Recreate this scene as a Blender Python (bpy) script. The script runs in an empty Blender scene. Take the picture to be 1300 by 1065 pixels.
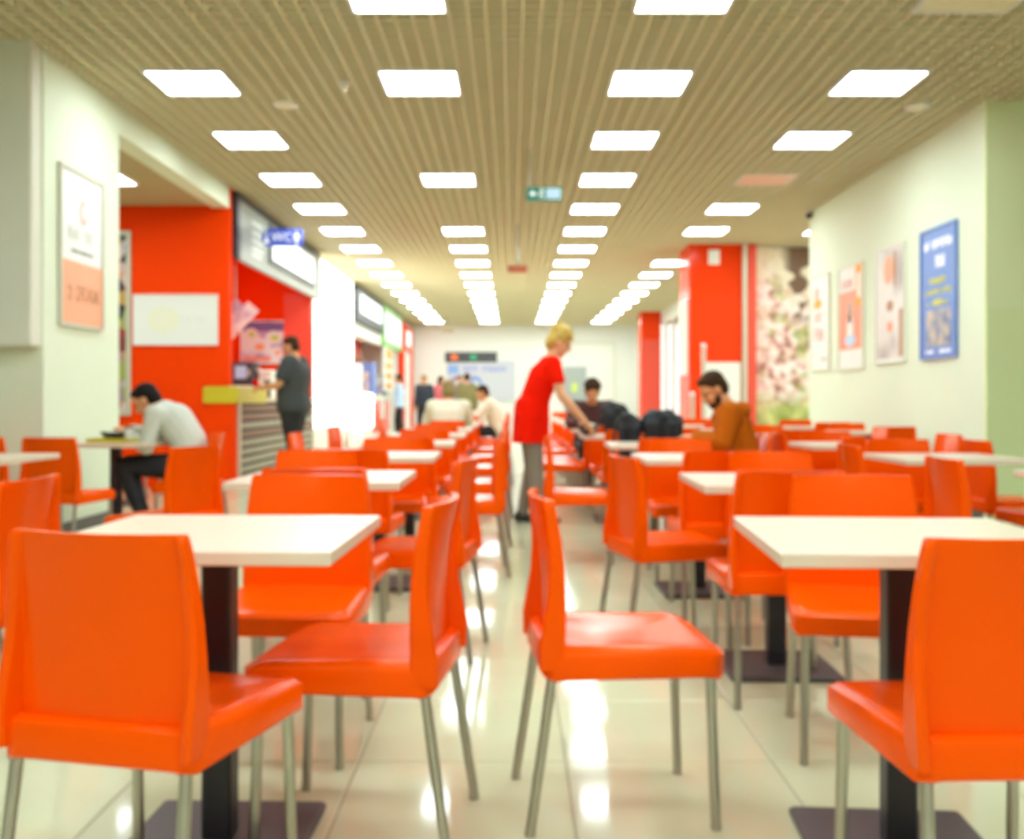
import bpy, bmesh, math, random
import numpy as np
from mathutils import Vector, Matrix

random.seed(7)
SC = bpy.context.scene
COL = SC.collection
PI = math.pi

# ------------------------------------------------------------------ camera, world, exposure
EYE = 1.05          # camera height
H = 3.55            # ceiling height
cam_d = bpy.data.cameras.new('camera')
cam = bpy.data.objects.new('camera', cam_d)
COL.objects.link(cam)
cam.location = (0, 0, EYE)
cam.rotation_euler = (PI / 2, 0, 0)
cam_d.sensor_width = 36.0
cam_d.lens = 36.0
cam_d.shift_y = -25.5 / 1300
cam_d.clip_start = 0.02
cam_d.dof.use_dof = True
cam_d.dof.focus_distance = 0.32
cam_d.dof.aperture_fstop = 19.0
SC.camera = cam

w = bpy.data.worlds.new('world')
SC.world = w
w.use_nodes = True
w.node_tree.nodes['Background'].inputs[0].default_value = (1.0, 0.97, 0.90, 1)
w.node_tree.nodes['Background'].inputs[1].default_value = 1.6

SC.view_settings.view_transform = 'Standard'
SC.view_settings.look = 'None'
SC.view_settings.gamma = 1.0
SC.view_settings.use_curve_mapping = False
SC.view_settings.exposure = 0.5
SC.cycles.use_denoising = True
SC.cycles.max_bounces = 6
SC.cycles.diffuse_bounces = 4
SC.cycles.glossy_bounces = 3
SC.cycles.transmission_bounces = 4
SC.cycles.sample_clamp_indirect = 6
PANEL_STRENGTH = 15.0


# ------------------------------------------------------------------ materials
def mat(name, color, rough=0.5, metal=0.0, spec=0.5, var=0.0, scale=8.0, bump=0.0, emit=0.0, coat=0.0):
    m = bpy.data.materials.new(name)
    m.use_nodes = True
    nt = m.node_tree
    b = nt.nodes['Principled BSDF']
    b.inputs['Base Color'].default_value = (*color, 1)
    b.inputs['Roughness'].default_value = rough
    b.inputs['Metallic'].default_value = metal
    b.inputs['Specular IOR Level'].default_value = spec
    b.inputs['Coat Weight'].default_value = coat
    if emit:
        b.inputs['Emission Color'].default_value = (*color, 1)
        b.inputs['Emission Strength'].default_value = emit
    if var or bump:
        tc = nt.nodes.new('ShaderNodeTexCoord')
        nz = nt.nodes.new('ShaderNodeTexNoise')
        nz.inputs['Scale'].default_value = scale
        nz.inputs['Detail'].default_value = 4
        nt.links.new(tc.outputs['Object'], nz.inputs['Vector'])
        if var:
            mx = nt.nodes.new('ShaderNodeMix')
            mx.data_type = 'RGBA'
            mx.inputs['A'].default_value = (*[c * (1 - var) for c in color], 1)
            mx.inputs['B'].default_value = (*[min(1, c * (1 + var)) for c in color], 1)
            nt.links.new(nz.outputs['Fac'], mx.inputs['Factor'])
            nt.links.new(mx.outputs['Result'], b.inputs['Base Color'])
        if bump:
            bp = nt.nodes.new('ShaderNodeBump')
            bp.inputs['Strength'].default_value = bump
            bp.inputs['Distance'].default_value = 0.01
            nt.links.new(nz.outputs['Fac'], bp.inputs['Height'])
            nt.links.new(bp.outputs['Normal'], b.inputs['Normal'])
    return m


M = {}
M['orange'] = mat('orange_plastic', (0.95, 0.090, 0.0002), 0.22, spec=0.30, var=0.04, scale=5)
M['orange'].node_tree.nodes['Principled BSDF'].inputs['Specular Tint'].default_value = (1.0, 0.50, 0.22, 1)
M['steel'] = mat('satin_steel', (0.46, 0.43, 0.36), 0.32, metal=1.0, var=0.05, scale=20)
M['top'] = mat('cream_laminate', (0.74, 0.62, 0.46), 0.28, spec=0.35, var=0.03, scale=14)
M['edge'] = mat('cream_edge', (0.72, 0.58, 0.40), 0.4, var=0.03)
M['black'] = mat('black_paint', (0.013, 0.010, 0.016), 0.4, var=0.1)
M['base'] = mat('grey_cast_base', (0.10, 0.085, 0.085), 0.5, metal=0.3, var=0.1)
M['floor'] = mat('cream_tile', (0.665, 0.68, 0.445), 0.08, spec=0.32, var=0.05, scale=2.5)
M['grout'] = mat('grout', (0.36, 0.33, 0.22), 0.8, var=0.1)
M['wall'] = mat('pale_green_wall', (0.82, 0.90, 0.69), 0.7, var=0.015, scale=3, bump=0.03)
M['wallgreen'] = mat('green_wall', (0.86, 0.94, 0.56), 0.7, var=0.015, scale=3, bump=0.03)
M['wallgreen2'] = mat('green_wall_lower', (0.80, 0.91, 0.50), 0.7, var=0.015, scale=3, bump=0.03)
M['white'] = mat('white_wall', (0.88, 0.87, 0.80), 0.65, var=0.01, scale=3)
M['purewhite'] = mat('white_board', (0.92, 0.92, 0.86), 0.4, var=0.01)
M['grey'] = mat('grey_panel', (0.80, 0.80, 0.66), 0.6, var=0.02)
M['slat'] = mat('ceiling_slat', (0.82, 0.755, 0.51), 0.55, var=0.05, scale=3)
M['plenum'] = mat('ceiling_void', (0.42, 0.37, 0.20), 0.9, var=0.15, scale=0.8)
M['red'] = mat('red_panel', (0.98, 0.055, 0.0003), 0.6, spec=0.06, var=0.03, scale=3)
M['redgloss'] = mat('red_gloss', (0.93, 0.048, 0.001), 0.18, spec=0.25, var=0.03, scale=3)
M['pinkred'] = mat('pink_red_finish', (0.90, 0.10, 0.06), 0.22, var=0.03, scale=3)  # lighter red; also colours the highlights painted on kiosk end and far column
M['panel'] = mat('light_diffuser', (0.84, 0.96, 1.0), 0.5, emit=PANEL_STRENGTH)
M['lightframe'] = mat('light_frame', (0.85, 0.83, 0.75), 0.4)
M['dead'] = mat('unlit_diffuser', (0.85, 0.78, 0.52), 0.5)
M['deadreflect'] = mat('unlit_diffuser_red_reflection', (0.90, 0.55, 0.42), 0.5)  # reddish reflection on the unlit diffuser, put into its colour
M['dark'] = mat('dark_frame', (0.03, 0.03, 0.035), 0.4, var=0.1)
M['menu'] = mat('menu_face', (0.33, 0.35, 0.29), 0.4, spec=0.25)
M['screen'] = mat('lit_screen', (0.80, 0.84, 0.86), 0.3, emit=0.5)
M['lightbox'] = mat('lit_white_panel', (1.0, 0.99, 0.97), 0.4, emit=2.0)
M['menutext'] = mat('menu_text', (0.62, 0.65, 0.55), 0.5)
M['blue'] = mat('sign_blue', (0.06, 0.10, 0.55), 0.4, emit=0.15)
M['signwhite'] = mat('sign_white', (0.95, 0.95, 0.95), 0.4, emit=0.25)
M['green'] = mat('sign_green', (0.01, 0.20, 0.14), 0.4, emit=0.25)
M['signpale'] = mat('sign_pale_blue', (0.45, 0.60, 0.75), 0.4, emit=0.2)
M['posterblue'] = mat('poster_blue', (0.12, 0.24, 0.62), 0.35, var=0.04)
M['yellow'] = mat('print_yellow', (0.80, 0.78, 0.14), 0.5)
M['salmon'] = mat('print_salmon', (1.0, 0.40, 0.20), 0.4, var=0.02)
M['salmon2'] = mat('print_coral', (0.98, 0.34, 0.20), 0.4, var=0.03)
M['printgrey'] = mat('print_grey', (0.42, 0.43, 0.36), 0.5)
M['printpale'] = mat('print_pale_grey', (0.72, 0.73, 0.64), 0.5)
M['printbrown'] = mat('print_brown', (0.50, 0.24, 0.11), 0.5)
M['printpink'] = mat('print_pink', (0.95, 0.55, 0.47), 0.5)
M['printorange'] = mat('print_orange', (0.95, 0.42, 0.04), 0.5)
M['printblue'] = mat('print_blue', (0.20, 0.30, 0.70), 0.5)
M['frame'] = mat('poster_frame', (0.62, 0.62, 0.48), 0.4)
M['framewhite'] = mat('poster_frame_pale', (0.80, 0.80, 0.66), 0.4)
M['paper'] = mat('poster_paper', (0.92, 0.92, 0.86), 0.4, var=0.01)
M['beige'] = mat('beige_ceiling', (0.50, 0.42, 0.22), 0.8, var=0.03)
M['chrome'] = mat('brushed_post', (0.70, 0.66, 0.52), 0.35, metal=0.6)
M['slatwood'] = mat('counter_slat_brown', (0.26, 0.13, 0.07), 0.5, var=0.2, scale=3)
M['slatgrey'] = mat('counter_slat_grey', (0.36, 0.33, 0.22), 0.45, metal=0.2, var=0.12, scale=3)
M['countercore'] = mat('counter_core', (0.06, 0.05, 0.045), 0.6)
M['olive'] = mat('counter_yellow', (0.62, 0.50, 0.02), 0.4, var=0.06)
M['baseboard'] = mat('dark_baseboard', (0.12, 0.115, 0.10), 0.5, var=0.15)
M['pinkwhite'] = mat('pale_pink_plinth', (0.90, 0.76, 0.68), 0.4)
M['darkgrey'] = mat('dark_grey_plastic', (0.07, 0.07, 0.075), 0.45, var=0.1)
M['greymetal'] = mat('grey_door', (0.42, 0.46, 0.43), 0.45, var=0.04)
M['lime'] = mat('lime_print', (0.62, 0.75, 0.16), 0.5)
M['skin'] = mat('skin', (0.72, 0.33, 0.14), 0.5, var=0.05, scale=25)
M['skinpale'] = mat('skin_pale', (0.85, 0.45, 0.24), 0.5, var=0.05, scale=25)
M['hairblack'] = mat('hair_black', (0.012, 0.009, 0.008), 0.7, spec=0.15, var=0.4, scale=60, bump=0.6)
M['hairbrown'] = mat('hair_brown', (0.05, 0.024, 0.008), 0.7, spec=0.15, var=0.4, scale=60, bump=0.6)
M['hairblond'] = mat('hair_blond', (0.62, 0.42, 0.08), 0.55, var=0.35, scale=50, bump=0.6)
M['hairolive'] = mat('hair_dark_blond', (0.28, 0.20, 0.05), 0.55, var=0.3, scale=50, bump=0.6)
M['shirtgrey'] = mat('pale_grey_knit', (0.60, 0.62, 0.52), 0.8, var=0.06, scale=30, bump=0.2)
M['teedark'] = mat('charcoal_tee', (0.045, 0.052, 0.052), 0.8, var=0.1, scale=20, bump=0.1)
M['trousers'] = mat('black_trousers', (0.012, 0.012, 0.014), 0.75, var=0.2, scale=20)
M['redtop'] = mat('red_tunic', (0.92, 0.012, 0.0005), 0.85, spec=0.08, var=0.06, scale=20, bump=0.1)
M['redtrim'] = mat('dark_red_trim', (0.35, 0.02, 0.012), 0.75)
M['greytrousers'] = mat('grey_brown_trousers', (0.24, 0.20, 0.15), 0.8, var=0.1, scale=20)
M['jacket'] = mat('rust_jacket', (0.50, 0.112, 0.001), 0.8, spec=0.15, var=0.12, scale=12, bump=0.2)
M['jacketdark'] = mat('maroon_panel', (0.08, 0.018, 0.014), 0.7)
M['shoe'] = mat('dark_shoe', (0.02, 0.02, 0.02), 0.45)
M['eye'] = mat('eye', (0.05, 0.035, 0.03), 0.2)
M['cream'] = mat('cream_jacket', (0.84, 0.78, 0.58), 0.8, var=0.05, scale=20)
M['navy'] = mat('navy_jacket', (0.03, 0.04, 0.06), 0.75, var=0.1)
M['violet'] = mat('violet_jacket', (0.36, 0.24, 0.42), 0.75, var=0.1)
M['pinktop'] = mat('pink_top', (0.75, 0.16, 0.18), 0.75, var=0.1)
M['oliveclothes'] = mat('olive_jacket', (0.22, 0.19, 0.07), 0.75, var=0.1)
M['blackcloth'] = mat('black_padded_cloth', (0.012, 0.014, 0.017), 0.7, var=0.3, scale=14, bump=0.4)
M['lip'] = mat('lip', (0.55, 0.20, 0.13), 0.5)


def ramp_mat(name, stops, scale, detail=3, rough=0.4, kind='noise', mapscale=(1, 1, 1), coord='Object'):
    m = bpy.data.materials.new(name)
    m.use_nodes = True
    nt = m.node_tree
    b = nt.nodes['Principled BSDF']
    b.inputs['Roughness'].default_value = rough
    tc = nt.nodes.new('ShaderNodeTexCoord')
    mp = nt.nodes.new('ShaderNodeMapping')
    mp.inputs['Scale'].default_value = mapscale
    nt.links.new(tc.outputs[coord], mp.inputs['Vector'])
    if kind == 'noise':
        t = nt.nodes.new('ShaderNodeTexNoise')
        t.inputs['Detail'].default_value = detail
        out = t.outputs['Fac']
    else:
        t = nt.nodes.new('ShaderNodeTexVoronoi')
        out = t.outputs['Color']
    t.inputs['Scale'].default_value = scale
    nt.links.new(mp.outputs['Vector'], t.inputs['Vector'])
    cr = nt.nodes.new('ShaderNodeValToRGB')
    e = cr.color_ramp.elements
    e[0].position, e[0].color = stops[0][0], (*stops[0][1], 1)
    e[1].position, e[1].color = stops[-1][0], (*stops[-1][1], 1)
    for p, c in stops[1:-1]:
        x = e.new(p)
        x.color = (*c, 1)
    nt.links.new(out, cr.inputs['Fac'])
    nt.links.new(cr.outputs['Color'], b.inputs['Base Color'])
    return m


M['collage'] = ramp_mat('collage_print', [(0.2, (0.03, 0.03, 0.05)), (0.35, (0.5, 0.06, 0.05)), (0.48, (0.85, 0.80, 0.75)),
                                          (0.6, (0.25, 0.25, 0.50)), (0.72, (0.75, 0.30, 0.10)), (0.85, (0.4, 0.45, 0.12))], 6.5, 2, kind='vor')
M['photoprint'] = ramp_mat('family_photo_print', [(0.30, (0.07, 0.10, 0.26)), (0.45, (0.30, 0.32, 0.40)), (0.55, (0.62, 0.48, 0.33)),
                                                  (0.68, (0.62, 0.60, 0.58)), (0.8, (0.25, 0.10, 0.08))], 7, 4)
M['foodprint'] = ramp_mat('food_print', [(0.25, (0.12, 0.08, 0.30)), (0.42, (0.60, 0.45, 0.62)), (0.50, (0.94, 0.90, 0.88)),
                                         (0.60, (0.95, 0.90, 0.88)), (0.72, (0.80, 0.25, 0.25))], 2.6, 2)
M['portraitprint'] = ramp_mat('portrait_print', [(0.30, (0.42, 0.33, 0.30)), (0.45, (0.80, 0.75, 0.68)), (0.62, (0.86, 0.81, 0.75)),
                                                 (0.80, (0.86, 0.45, 0.32))], 1.6, 1)
M['tilered'] = ramp_mat('red_kiosk_tile', [(0.3, (0.85, 0.06, 0.04)), (0.55, (0.90, 0.12, 0.09)), (0.8, (0.92, 0.25, 0.20))], 5, 2, 0.2, 'vor')
M['goods'] = ramp_mat('goods_colours', [(0.2, (0.5, 0.05, 0.05)), (0.5, (0.85, 0.8, 0.7)), (0.8, (0.15, 0.2, 0.5))], 6, 2, kind='vor')


def mural_material():
    m = bpy.data.materials.new('blossom_mural_print')
    m.use_nodes = True
    nt = m.node_tree
    b = nt.nodes['Principled BSDF']
    b.inputs['Roughness'].default_value = 0.45
    N, L = nt.nodes.new, nt.links.new
    tc = N('ShaderNodeTexCoord')

    def noise(scale, detail, off=0.0):
        mp = N('ShaderNodeMapping')
        mp.inputs['Location'].default_value = (off, off * 0.7, off * 1.3)
        L(tc.outputs['Object'], mp.inputs['Vector'])
        n = N('ShaderNodeTexNoise')
        n.inputs['Scale'].default_value = scale
        n.inputs['Detail'].default_value = detail
        L(mp.outputs['Vector'], n.inputs['Vector'])
        return n.outputs['Fac']

    def ramp(fac, stops):
        cr = N('ShaderNodeValToRGB')
        e = cr.color_ramp.elements
        e[0].position, e[0].color = stops[0][0], (*stops[0][1], 1)
        e[1].position, e[1].color = stops[-1][0], (*stops[-1][1], 1)
        for p, c in stops[1:-1]:
            x = e.new(p)
            x.color = (*c, 1)
        L(fac, cr.inputs['Fac'])
        return cr.outputs['Color']

    def mix(fac, a, c):
        x = N('ShaderNodeMix')
        x.data_type = 'RGBA'
        L(fac, x.inputs['Factor'])
        for s, v in (('A', a), ('B', c)):
            if isinstance(v, tuple):
                x.inputs[s].default_value = (*v, 1)
            else:
                L(v, x.inputs[s])
        return x.outputs['Result']

    def mrange(v, a, c):
        x = N('ShaderNodeMapRange')
        x.inputs['From Min'].default_value = a
        x.inputs['From Max'].default_value = c
        L(v, x.inputs['Value'])
        return x.outputs['Result']

    def math_(op, a, c):
        x = N('ShaderNodeMath')
        x.operation = op
        for i, v in enumerate((a, c)):
            if isinstance(v, float):
                x.inputs[i].default_value = v
            else:
                L(v, x.inputs[i])
        return x.outputs[0]

    sep = N('ShaderNodeSeparateXYZ')
    L(tc.outputs['Object'], sep.inputs[0])
    z = sep.outputs['Z']
    xx = sep.outputs['X']
    blossom = ramp(noise(5.5, 4), [(0.36, (0.30, 0.13, 0.09)), (0.44, (0.80, 0.42, 0.38)), (0.51, (0.97, 0.74, 0.71)), (0.60, (0.99, 0.94, 0.91))])
    leaf = ramp(noise(4.0, 4, 3.0), [(0.40, (0.30, 0.32, 0.06)), (0.6, (0.75, 0.72, 0.36))])
    col = mix(ramp(noise(2.6, 3, 7.0), [(0.60, (0, 0, 0)), (0.64, (0.85, 0.85, 0.85))]), blossom, leaf)
    grassc = ramp(noise(3, 3, 11.0), [(0.4, (0.30, 0.40, 0.08)), (0.65, (0.78, 0.80, 0.32))])
    gz = math_('ADD', mrange(z, 1.25, 0.85), math_('MULTIPLY', math_('SUBTRACT', noise(3, 3, 5.0), 0.5), 1.2))
    col = mix(gz, col, grassc)
    # pale sky at the top and towards the edge
    sky = math_('ADD', mrange(z, 2.7, 3.1), math_('MULTIPLY', math_('SUBTRACT', noise(2.2, 3, 2.0), 0.5), 2.0))
    cl = N('ShaderNodeClamp')
    L(sky, cl.inputs[0])
    col = mix(cl.outputs[0], col, (0.96, 0.88, 0.66))
    # dark brown stones, upper corner
    st = math_('MULTIPLY', mrange(xx, 4.35, 4.55), mrange(z, 2.25, 2.45))
    st = math_('MULTIPLY', st, ramp(noise(2.8, 1, 13.0), [(0.50, (0, 0, 0)), (0.55, (1, 1, 1))]))
    col = mix(st, col, (0.20, 0.11, 0.06))
    L(col, b.inputs['Base Color'])
    return m


M['mural'] = mural_material()

g = bpy.data.materials.new('window_glass')
g.use_nodes = True
gb = g.node_tree.nodes['Principled BSDF']
gb.inputs['Transmission Weight'].default_value = 1.0
gb.inputs['Roughness'].default_value = 0.0
gb.inputs['IOR'].default_value = 1.05
M['glass'] = g


# ------------------------------------------------------------------ mesh builder
class MB:
    def __init__(s):
        s.v, s.f, s.m = [], [], []

    def add(s, vs, fs, m=0):
        o = len(s.v)
        s.v += [tuple(p) for p in vs]
        s.f += [tuple(i + o for i in f) for f in fs]
        s.m += [m] * len(fs)
        return s

    def box(s, x0, x1, y0, y1, z0, z1, m=0, T=None):
        vs = [(x, y, z) for z in (z0, z1) for y in (y0, y1) for x in (x0, x1)]
        if T is not None:
            vs = [tuple(T @ Vector(p)) for p in vs]
        return s.add(vs, [(0, 2, 3, 1), (4, 5, 7, 6), (0, 1, 5, 4), (2, 6, 7, 3), (0, 4, 6, 2), (1, 3, 7, 5)], m)

    def bbox(s, x0, x1, y0, y1, z0, z1, b=0.005, m=0):
        """box with chamfered edges"""
        X, Y, Z = (x0, x1), (y0, y1), (z0, z1)
        loops = []
        for z, i in ((z0, b), (z0 + b, 0), (z1 - b, 0), (z1, b)):
            c = b + i
            loops.append([(x0 + c, y0 + i, z), (x1 - c, y0 + i, z), (x1 - i, y0 + c, z), (x1 - i, y1 - c, z),
                          (x1 - c, y1 - i, z), (x0 + c, y1 - i, z), (x0 + i, y1 - c, z), (x0 + i, y0 + c, z)])
        return s.loft(loops, m)

    def loft(s, loops, m=0, cap=True, closed=True):
        n = len(loops[0])
        vs = [p for l in loops for p in l]
        fs = []
        for a in range(len(loops) - 1):
            for i in range(n if closed else n - 1):
                j = (i + 1) % n
                fs.append((a * n + i, a * n + j, (a + 1) * n + j, (a + 1) * n + i))
        if cap:
            fs.append(tuple(reversed(range(n))))
            k = (len(loops) - 1) * n
            fs.append(tuple(range(k, k + n)))
        return s.add(vs, fs, m)

    def tube(s, pts, r, n=10, m=0):
        pts = [Vector(p) for p in pts]
        if not isinstance(r, (list, tuple)):
            r = [r] * len(pts)
        loops = []
        up0 = None
        for i, p in enumerate(pts):
            d = (pts[min(i + 1, len(pts) - 1)] - pts[max(i - 1, 0)]).normalized()
            if up0 is None:
                up0 = Vector((0, 1, 0)) if abs(d.y) < 0.9 else Vector((1, 0, 0))
            a = d.cross(up0).normalized()
            b = a.cross(d).normalized()
            loops.append([tuple(p + r[i] * (math.cos(t) * a - math.sin(t) * b)) for t in [2 * PI * k / n for k in range(n)]])
        return s.loft(loops, m)

    def lathe(s, prof, n=20, m=0, c=(0, 0, 0)):
        loops = [[(c[0] + r * math.cos(2 * PI * k / n), c[1] + r * math.sin(2 * PI * k / n), c[2] + z) for k in range(n)] for r, z in prof]
        return s.loft(loops, m)

    def mesh(s, name, mats, smooth=False):
        me = bpy.data.meshes.new(name)
        me.from_pydata(s.v, [], s.f)
        for mm in (mats if isinstance(mats, (list, tuple)) else [mats]):
            me.materials.append(mm)
        if any(s.m):
            me.polygons.foreach_set('material_index', s.m)
        bm = bmesh.new()
        bm.from_mesh(me)
        bmesh.ops.recalc_face_normals(bm, faces=bm.faces[:])
        bm.to_mesh(me)
        bm.free()
        if smooth:
            me.polygons.foreach_set('use_smooth', [True] * len(me.polygons))
            me.set_sharp_from_angle(angle=math.radians(38))
        me.update()
        return me

    def build(s, name, mats, parent=None, smooth=False, T=None):
        o = bpy.data.objects.new(name, s.mesh(name, mats, smooth))
        COL.objects.link(o)
        if parent is not None:
            o.parent = parent
        if T is not None:
            o.matrix_local = T
        return o


LABELS = {}


def tag(o, label=None, cat=None, group=None, kind=None):
    if label:
        o['label'] = label
        if cat:
            if label in LABELS and group is None:
                print('DUPLICATE LABEL', label)
            LABELS[label] = 1
            if len(label.replace(',', '').split()) > 16:
                print('LONG LABEL', label)
    if cat:
        o['category'] = cat
    if group:
        o['group'] = group
    if kind:
        o['kind'] = kind
    return o


def thing(name, label, cat, loc=(0, 0, 0), rz=0.0, group=None):
    o = bpy.data.objects.new(name, None)
    COL.objects.link(o)
    o.empty_display_size = 0.1
    o.location = loc
    o.rotation_euler = (0, 0, rz)
    return tag(o, label, cat, group)


def struct(name, mb, m, parent=None, smooth=False):
    o = mb.build(name, m, parent, smooth)
    if parent is None:
        o['kind'] = 'structure'
    return o


def dup(root, loc, rz, label, group):
    r = root.copy()
    COL.objects.link(r)
    r.location = loc
    r.rotation_euler = (0, 0, rz)
    tag(r, label, root['category'], group)
    for ch in root.children:
        c = ch.copy()
        COL.objects.link(c)
        c.parent = r
        for gch in ch.children:
            d = gch.copy()
            COL.objects.link(d)
            d.parent = c
    return r


ORD = ['first', 'second', 'third', 'fourth', 'fifth', 'sixth', 'seventh', 'eighth', 'ninth', 'tenth', 'eleventh',
       'twelfth', 'thirteenth', 'fourteenth', 'fifteenth', 'sixteenth', 'seventeenth', 'eighteenth', 'nineteenth', 'twentieth']

# ------------------------------------------------------------------ ceiling and its lights
XL, XR = -3.34, 3.98          # planes of the two side walls
FAR = 34.5
CX = [-2.51, -0.72, 1.08, 2.88]
RY = [8.08 + 1.78 * k for k in range(-6, 15)]      # rows of ceiling lights, -6..14
panels = []                                          # (x, y, state, column, row)
for ki, y in enumerate(RY):
    k = ki - 6
    for c, x in enumerate(CX):
        if (k, c) in ((-1, 0), (1, 1), (3, 1), (5, 3)):
            continue
        state = 'lit'
        if (k, c) == (-1, 3):
            state = 'dead'
        if (k, c) == (2, 3):
            state = 'pink'
        panels.append((x, y, state, c, k))
panels.append((4.68, 15.2, 'lit', 4, 4))

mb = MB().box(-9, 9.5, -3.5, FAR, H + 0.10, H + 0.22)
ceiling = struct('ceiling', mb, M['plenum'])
GRID, TH, SH = 0.12, 0.014, 0.045
slats = MB()
holes = [(x - 0.31, x + 0.31, y - 0.31, y + 0.31) for x, y, *_ in panels]


def intervals(a0, a1, cuts):
    out, cur = [], a0
    for c0, c1 in sorted(cuts):
        if c0 > cur:
            out.append((cur, c0))
        cur = max(cur, c1)
    if cur < a1:
        out.append((cur, a1))
    return out


gx0, gx1, gy0, gy1 = -7.0, 8.0, -2.6, FAR
n = int((gx1 - gx0) / GRID)
for i in range(n):
    x = -2.81 + GRID * (i - int((-2.81 - gx0) / GRID))
    for a, b in intervals(gy0, gy1, [(h[2], h[3]) for h in holes if h[0] < x < h[1]]):
        slats.box(x - TH / 2, x + TH / 2, a, b, H, H + SH)
n = int((gy1 - gy0) / GRID)
for i in range(n):
    y = gy0 + GRID * i
    for a, b in intervals(gx0, gx1, [(h[0], h[1]) for h in holes if h[2] < y < h[3]]):
        slats.box(a, b, y - TH / 2, y + TH / 2, H + 0.001, H + SH)
o = slats.build('grid_slats', M['slat'], ceiling)
o['kind'] = 'stuff'

colname = ['row above the menu board', 'inner row on the kiosk side', 'inner row on the poster side', 'row beside the poster wall', 'side passage']


def light_mb():
    f = MB()
    for x0, x1, y0, y1 in ((-0.31, 0.31, -0.31, -0.285), (-0.31, 0.31, 0.285, 0.31), (-0.31, -0.285, -0.285, 0.285), (0.285, 0.31, -0.285, 0.285)):
        f.box(x0, x1, y0, y1, -0.012, 0.05)
    d = MB().box(-0.285, 0.285, -0.285, 0.285, -0.004, 0.006)
    h = MB().box(-0.285, 0.285, -0.285, 0.285, 0.008, 0.05)
    return f.mesh('frame', M['lightframe']), d.mesh('diffuser', M['panel']), h.mesh('housing', M['lightframe']), \
        d.mesh('diffuser', M['dead']), d.mesh('diffuser', M['deadreflect'])


L_frame, L_diff, L_house, L_dead, L_pink = light_mb()
cnt = {}
for x, y, state, c, k in panels:
    key = (c, k < -1)
    i = cnt.get(key, 0)
    cnt[key] = i + 1
    if c == 4:
        lab = 'square white ceiling light over the passage behind the poster wall'
    elif state == 'dead':
        lab = 'unlit yellowish square ceiling panel in front of the poster wall'
    elif state == 'pink':
        lab = 'unlit square ceiling light with painted reddish reflection in the row beside the poster wall'
    elif k < -1:  # unseen rows outside the view, put in for light on the foreground
        lab = f'unseen ceiling light above the front chairs, {ORD[i]} in the {colname[c]}'
    else:
        lab = f'square white ceiling light, {ORD[i]} from the front in the {colname[c]}'
    t = thing('ceiling_light', lab, 'light', (x, y, H), 0, 'square ceiling lights')
    for nm, me in (('frame', L_frame), ('diffuser', {'lit': L_diff, 'dead': L_dead, 'pink': L_pink}[state]), ('housing', L_house)):
        o = bpy.data.objects.new(nm, me)
        COL.objects.link(o)
        o.parent = t

# ------------------------------------------------------------------ floor: slab of grout + single tiles
TS, TG = 0.60, 0.005
floor = struct('floor', MB().box(-9, 9.5, -3.5, FAR + 0.3, -0.12, -0.003), M['grout'])
tile_me = MB().bbox(-TS / 2 + TG / 2, TS / 2 - TG / 2, -TS / 2 + TG / 2, TS / 2 - TG / 2, -0.02, 0.0, 0.002).mesh('floor_tile', M['floor'])
cells = []
for i in range(-15, 15):
    for j in range(-6, 53):
        x = 0.155 + TS * (i + 0.5)
        y = 2.97 + TS * (j + 0.5)
        if -8.9 < x < 9.3 and y < FAR:
            cells.append((x, y))
seen = [c for c in cells if c[1] > 2.2 and abs(c[0]) < 0.5 * c[1] + 0.35 and -3.3 < c[0] < 3.9]
seen.sort(key=lambda c: c[1])
single = set(seen[:292])
rest = MB()
for c in cells:
    if c in single:
        o = bpy.data.objects.new('floor_tile', tile_me)
        COL.objects.link(o)
        o.location = (c[0], c[1], 0)
        o.parent = floor
    else:
        rest.box(c[0] - TS / 2 + TG / 2, c[0] + TS / 2 - TG / 2, c[1] - TS / 2 + TG / 2, c[1] + TS / 2 - TG / 2, -0.02, 0)
o = rest.build('distant_floor_tiles', M['floor'], floor)
o['kind'] = 'stuff'

# ------------------------------------------------------------------ walls
mb = MB().box(XL - 0.2, XL, 7.3, 8.7, 0, H + 0.1).box(XL - 0.2, XL, 8.7, 12.1, 3.31, H + 0.1)
struct('wall_left', mb, M['wall'])
struct('wall_left_end', MB().box(-8.5, XL - 0.2, 7.3, 7.5, 0, H + 0.1), M['wall'])
struct('trim_1', MB().bbox(-8.5, XL - 0.012, 7.14, 7.3, 1.42, H + 0.04, 0.012), M['grey'])
struct('baseboard_left', MB().box(XL, XL + 0.015, 7.3, 8.7, 0, 0.13), M['baseboard'])
# alcove behind the opening
struct('ceiling_alcove', MB().box(-6.6, XL - 0.2, 7.5, 12.1, 3.34, 3.44), M['beige'])
struct('wall_alcove_side', MB().box(-6.8, -6.6, 7.5, 12.1, 0, H), M['wall'])
struct('wall_alcove_end', MB().box(-6.6, -3.66, 12.1, 12.22, 0, H + 0.1).box(-3.66, XL, 12.1, 12.22, 1.22, H + 0.1), M['red'])
# kiosk shell
struct('wall_kiosk_back', MB().box(-5.15, -5.0, 12.22, 17.0, 0, H), M['red'])
struct('wall_kiosk_end', MB().box(-5.15, XL, 17.0, 17.1, 0, H), M['redgloss'])
struct('ceiling_kiosk', MB().box(-5.0, XL - 0.15, 12.22, 17.0, 3.45, 3.53), M['red'])
struct('trim_2', MB().box(XL - 0.15, XL - 0.002, 12.22, 17.1, 2.80, H + 0.1), M['redgloss'])
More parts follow.
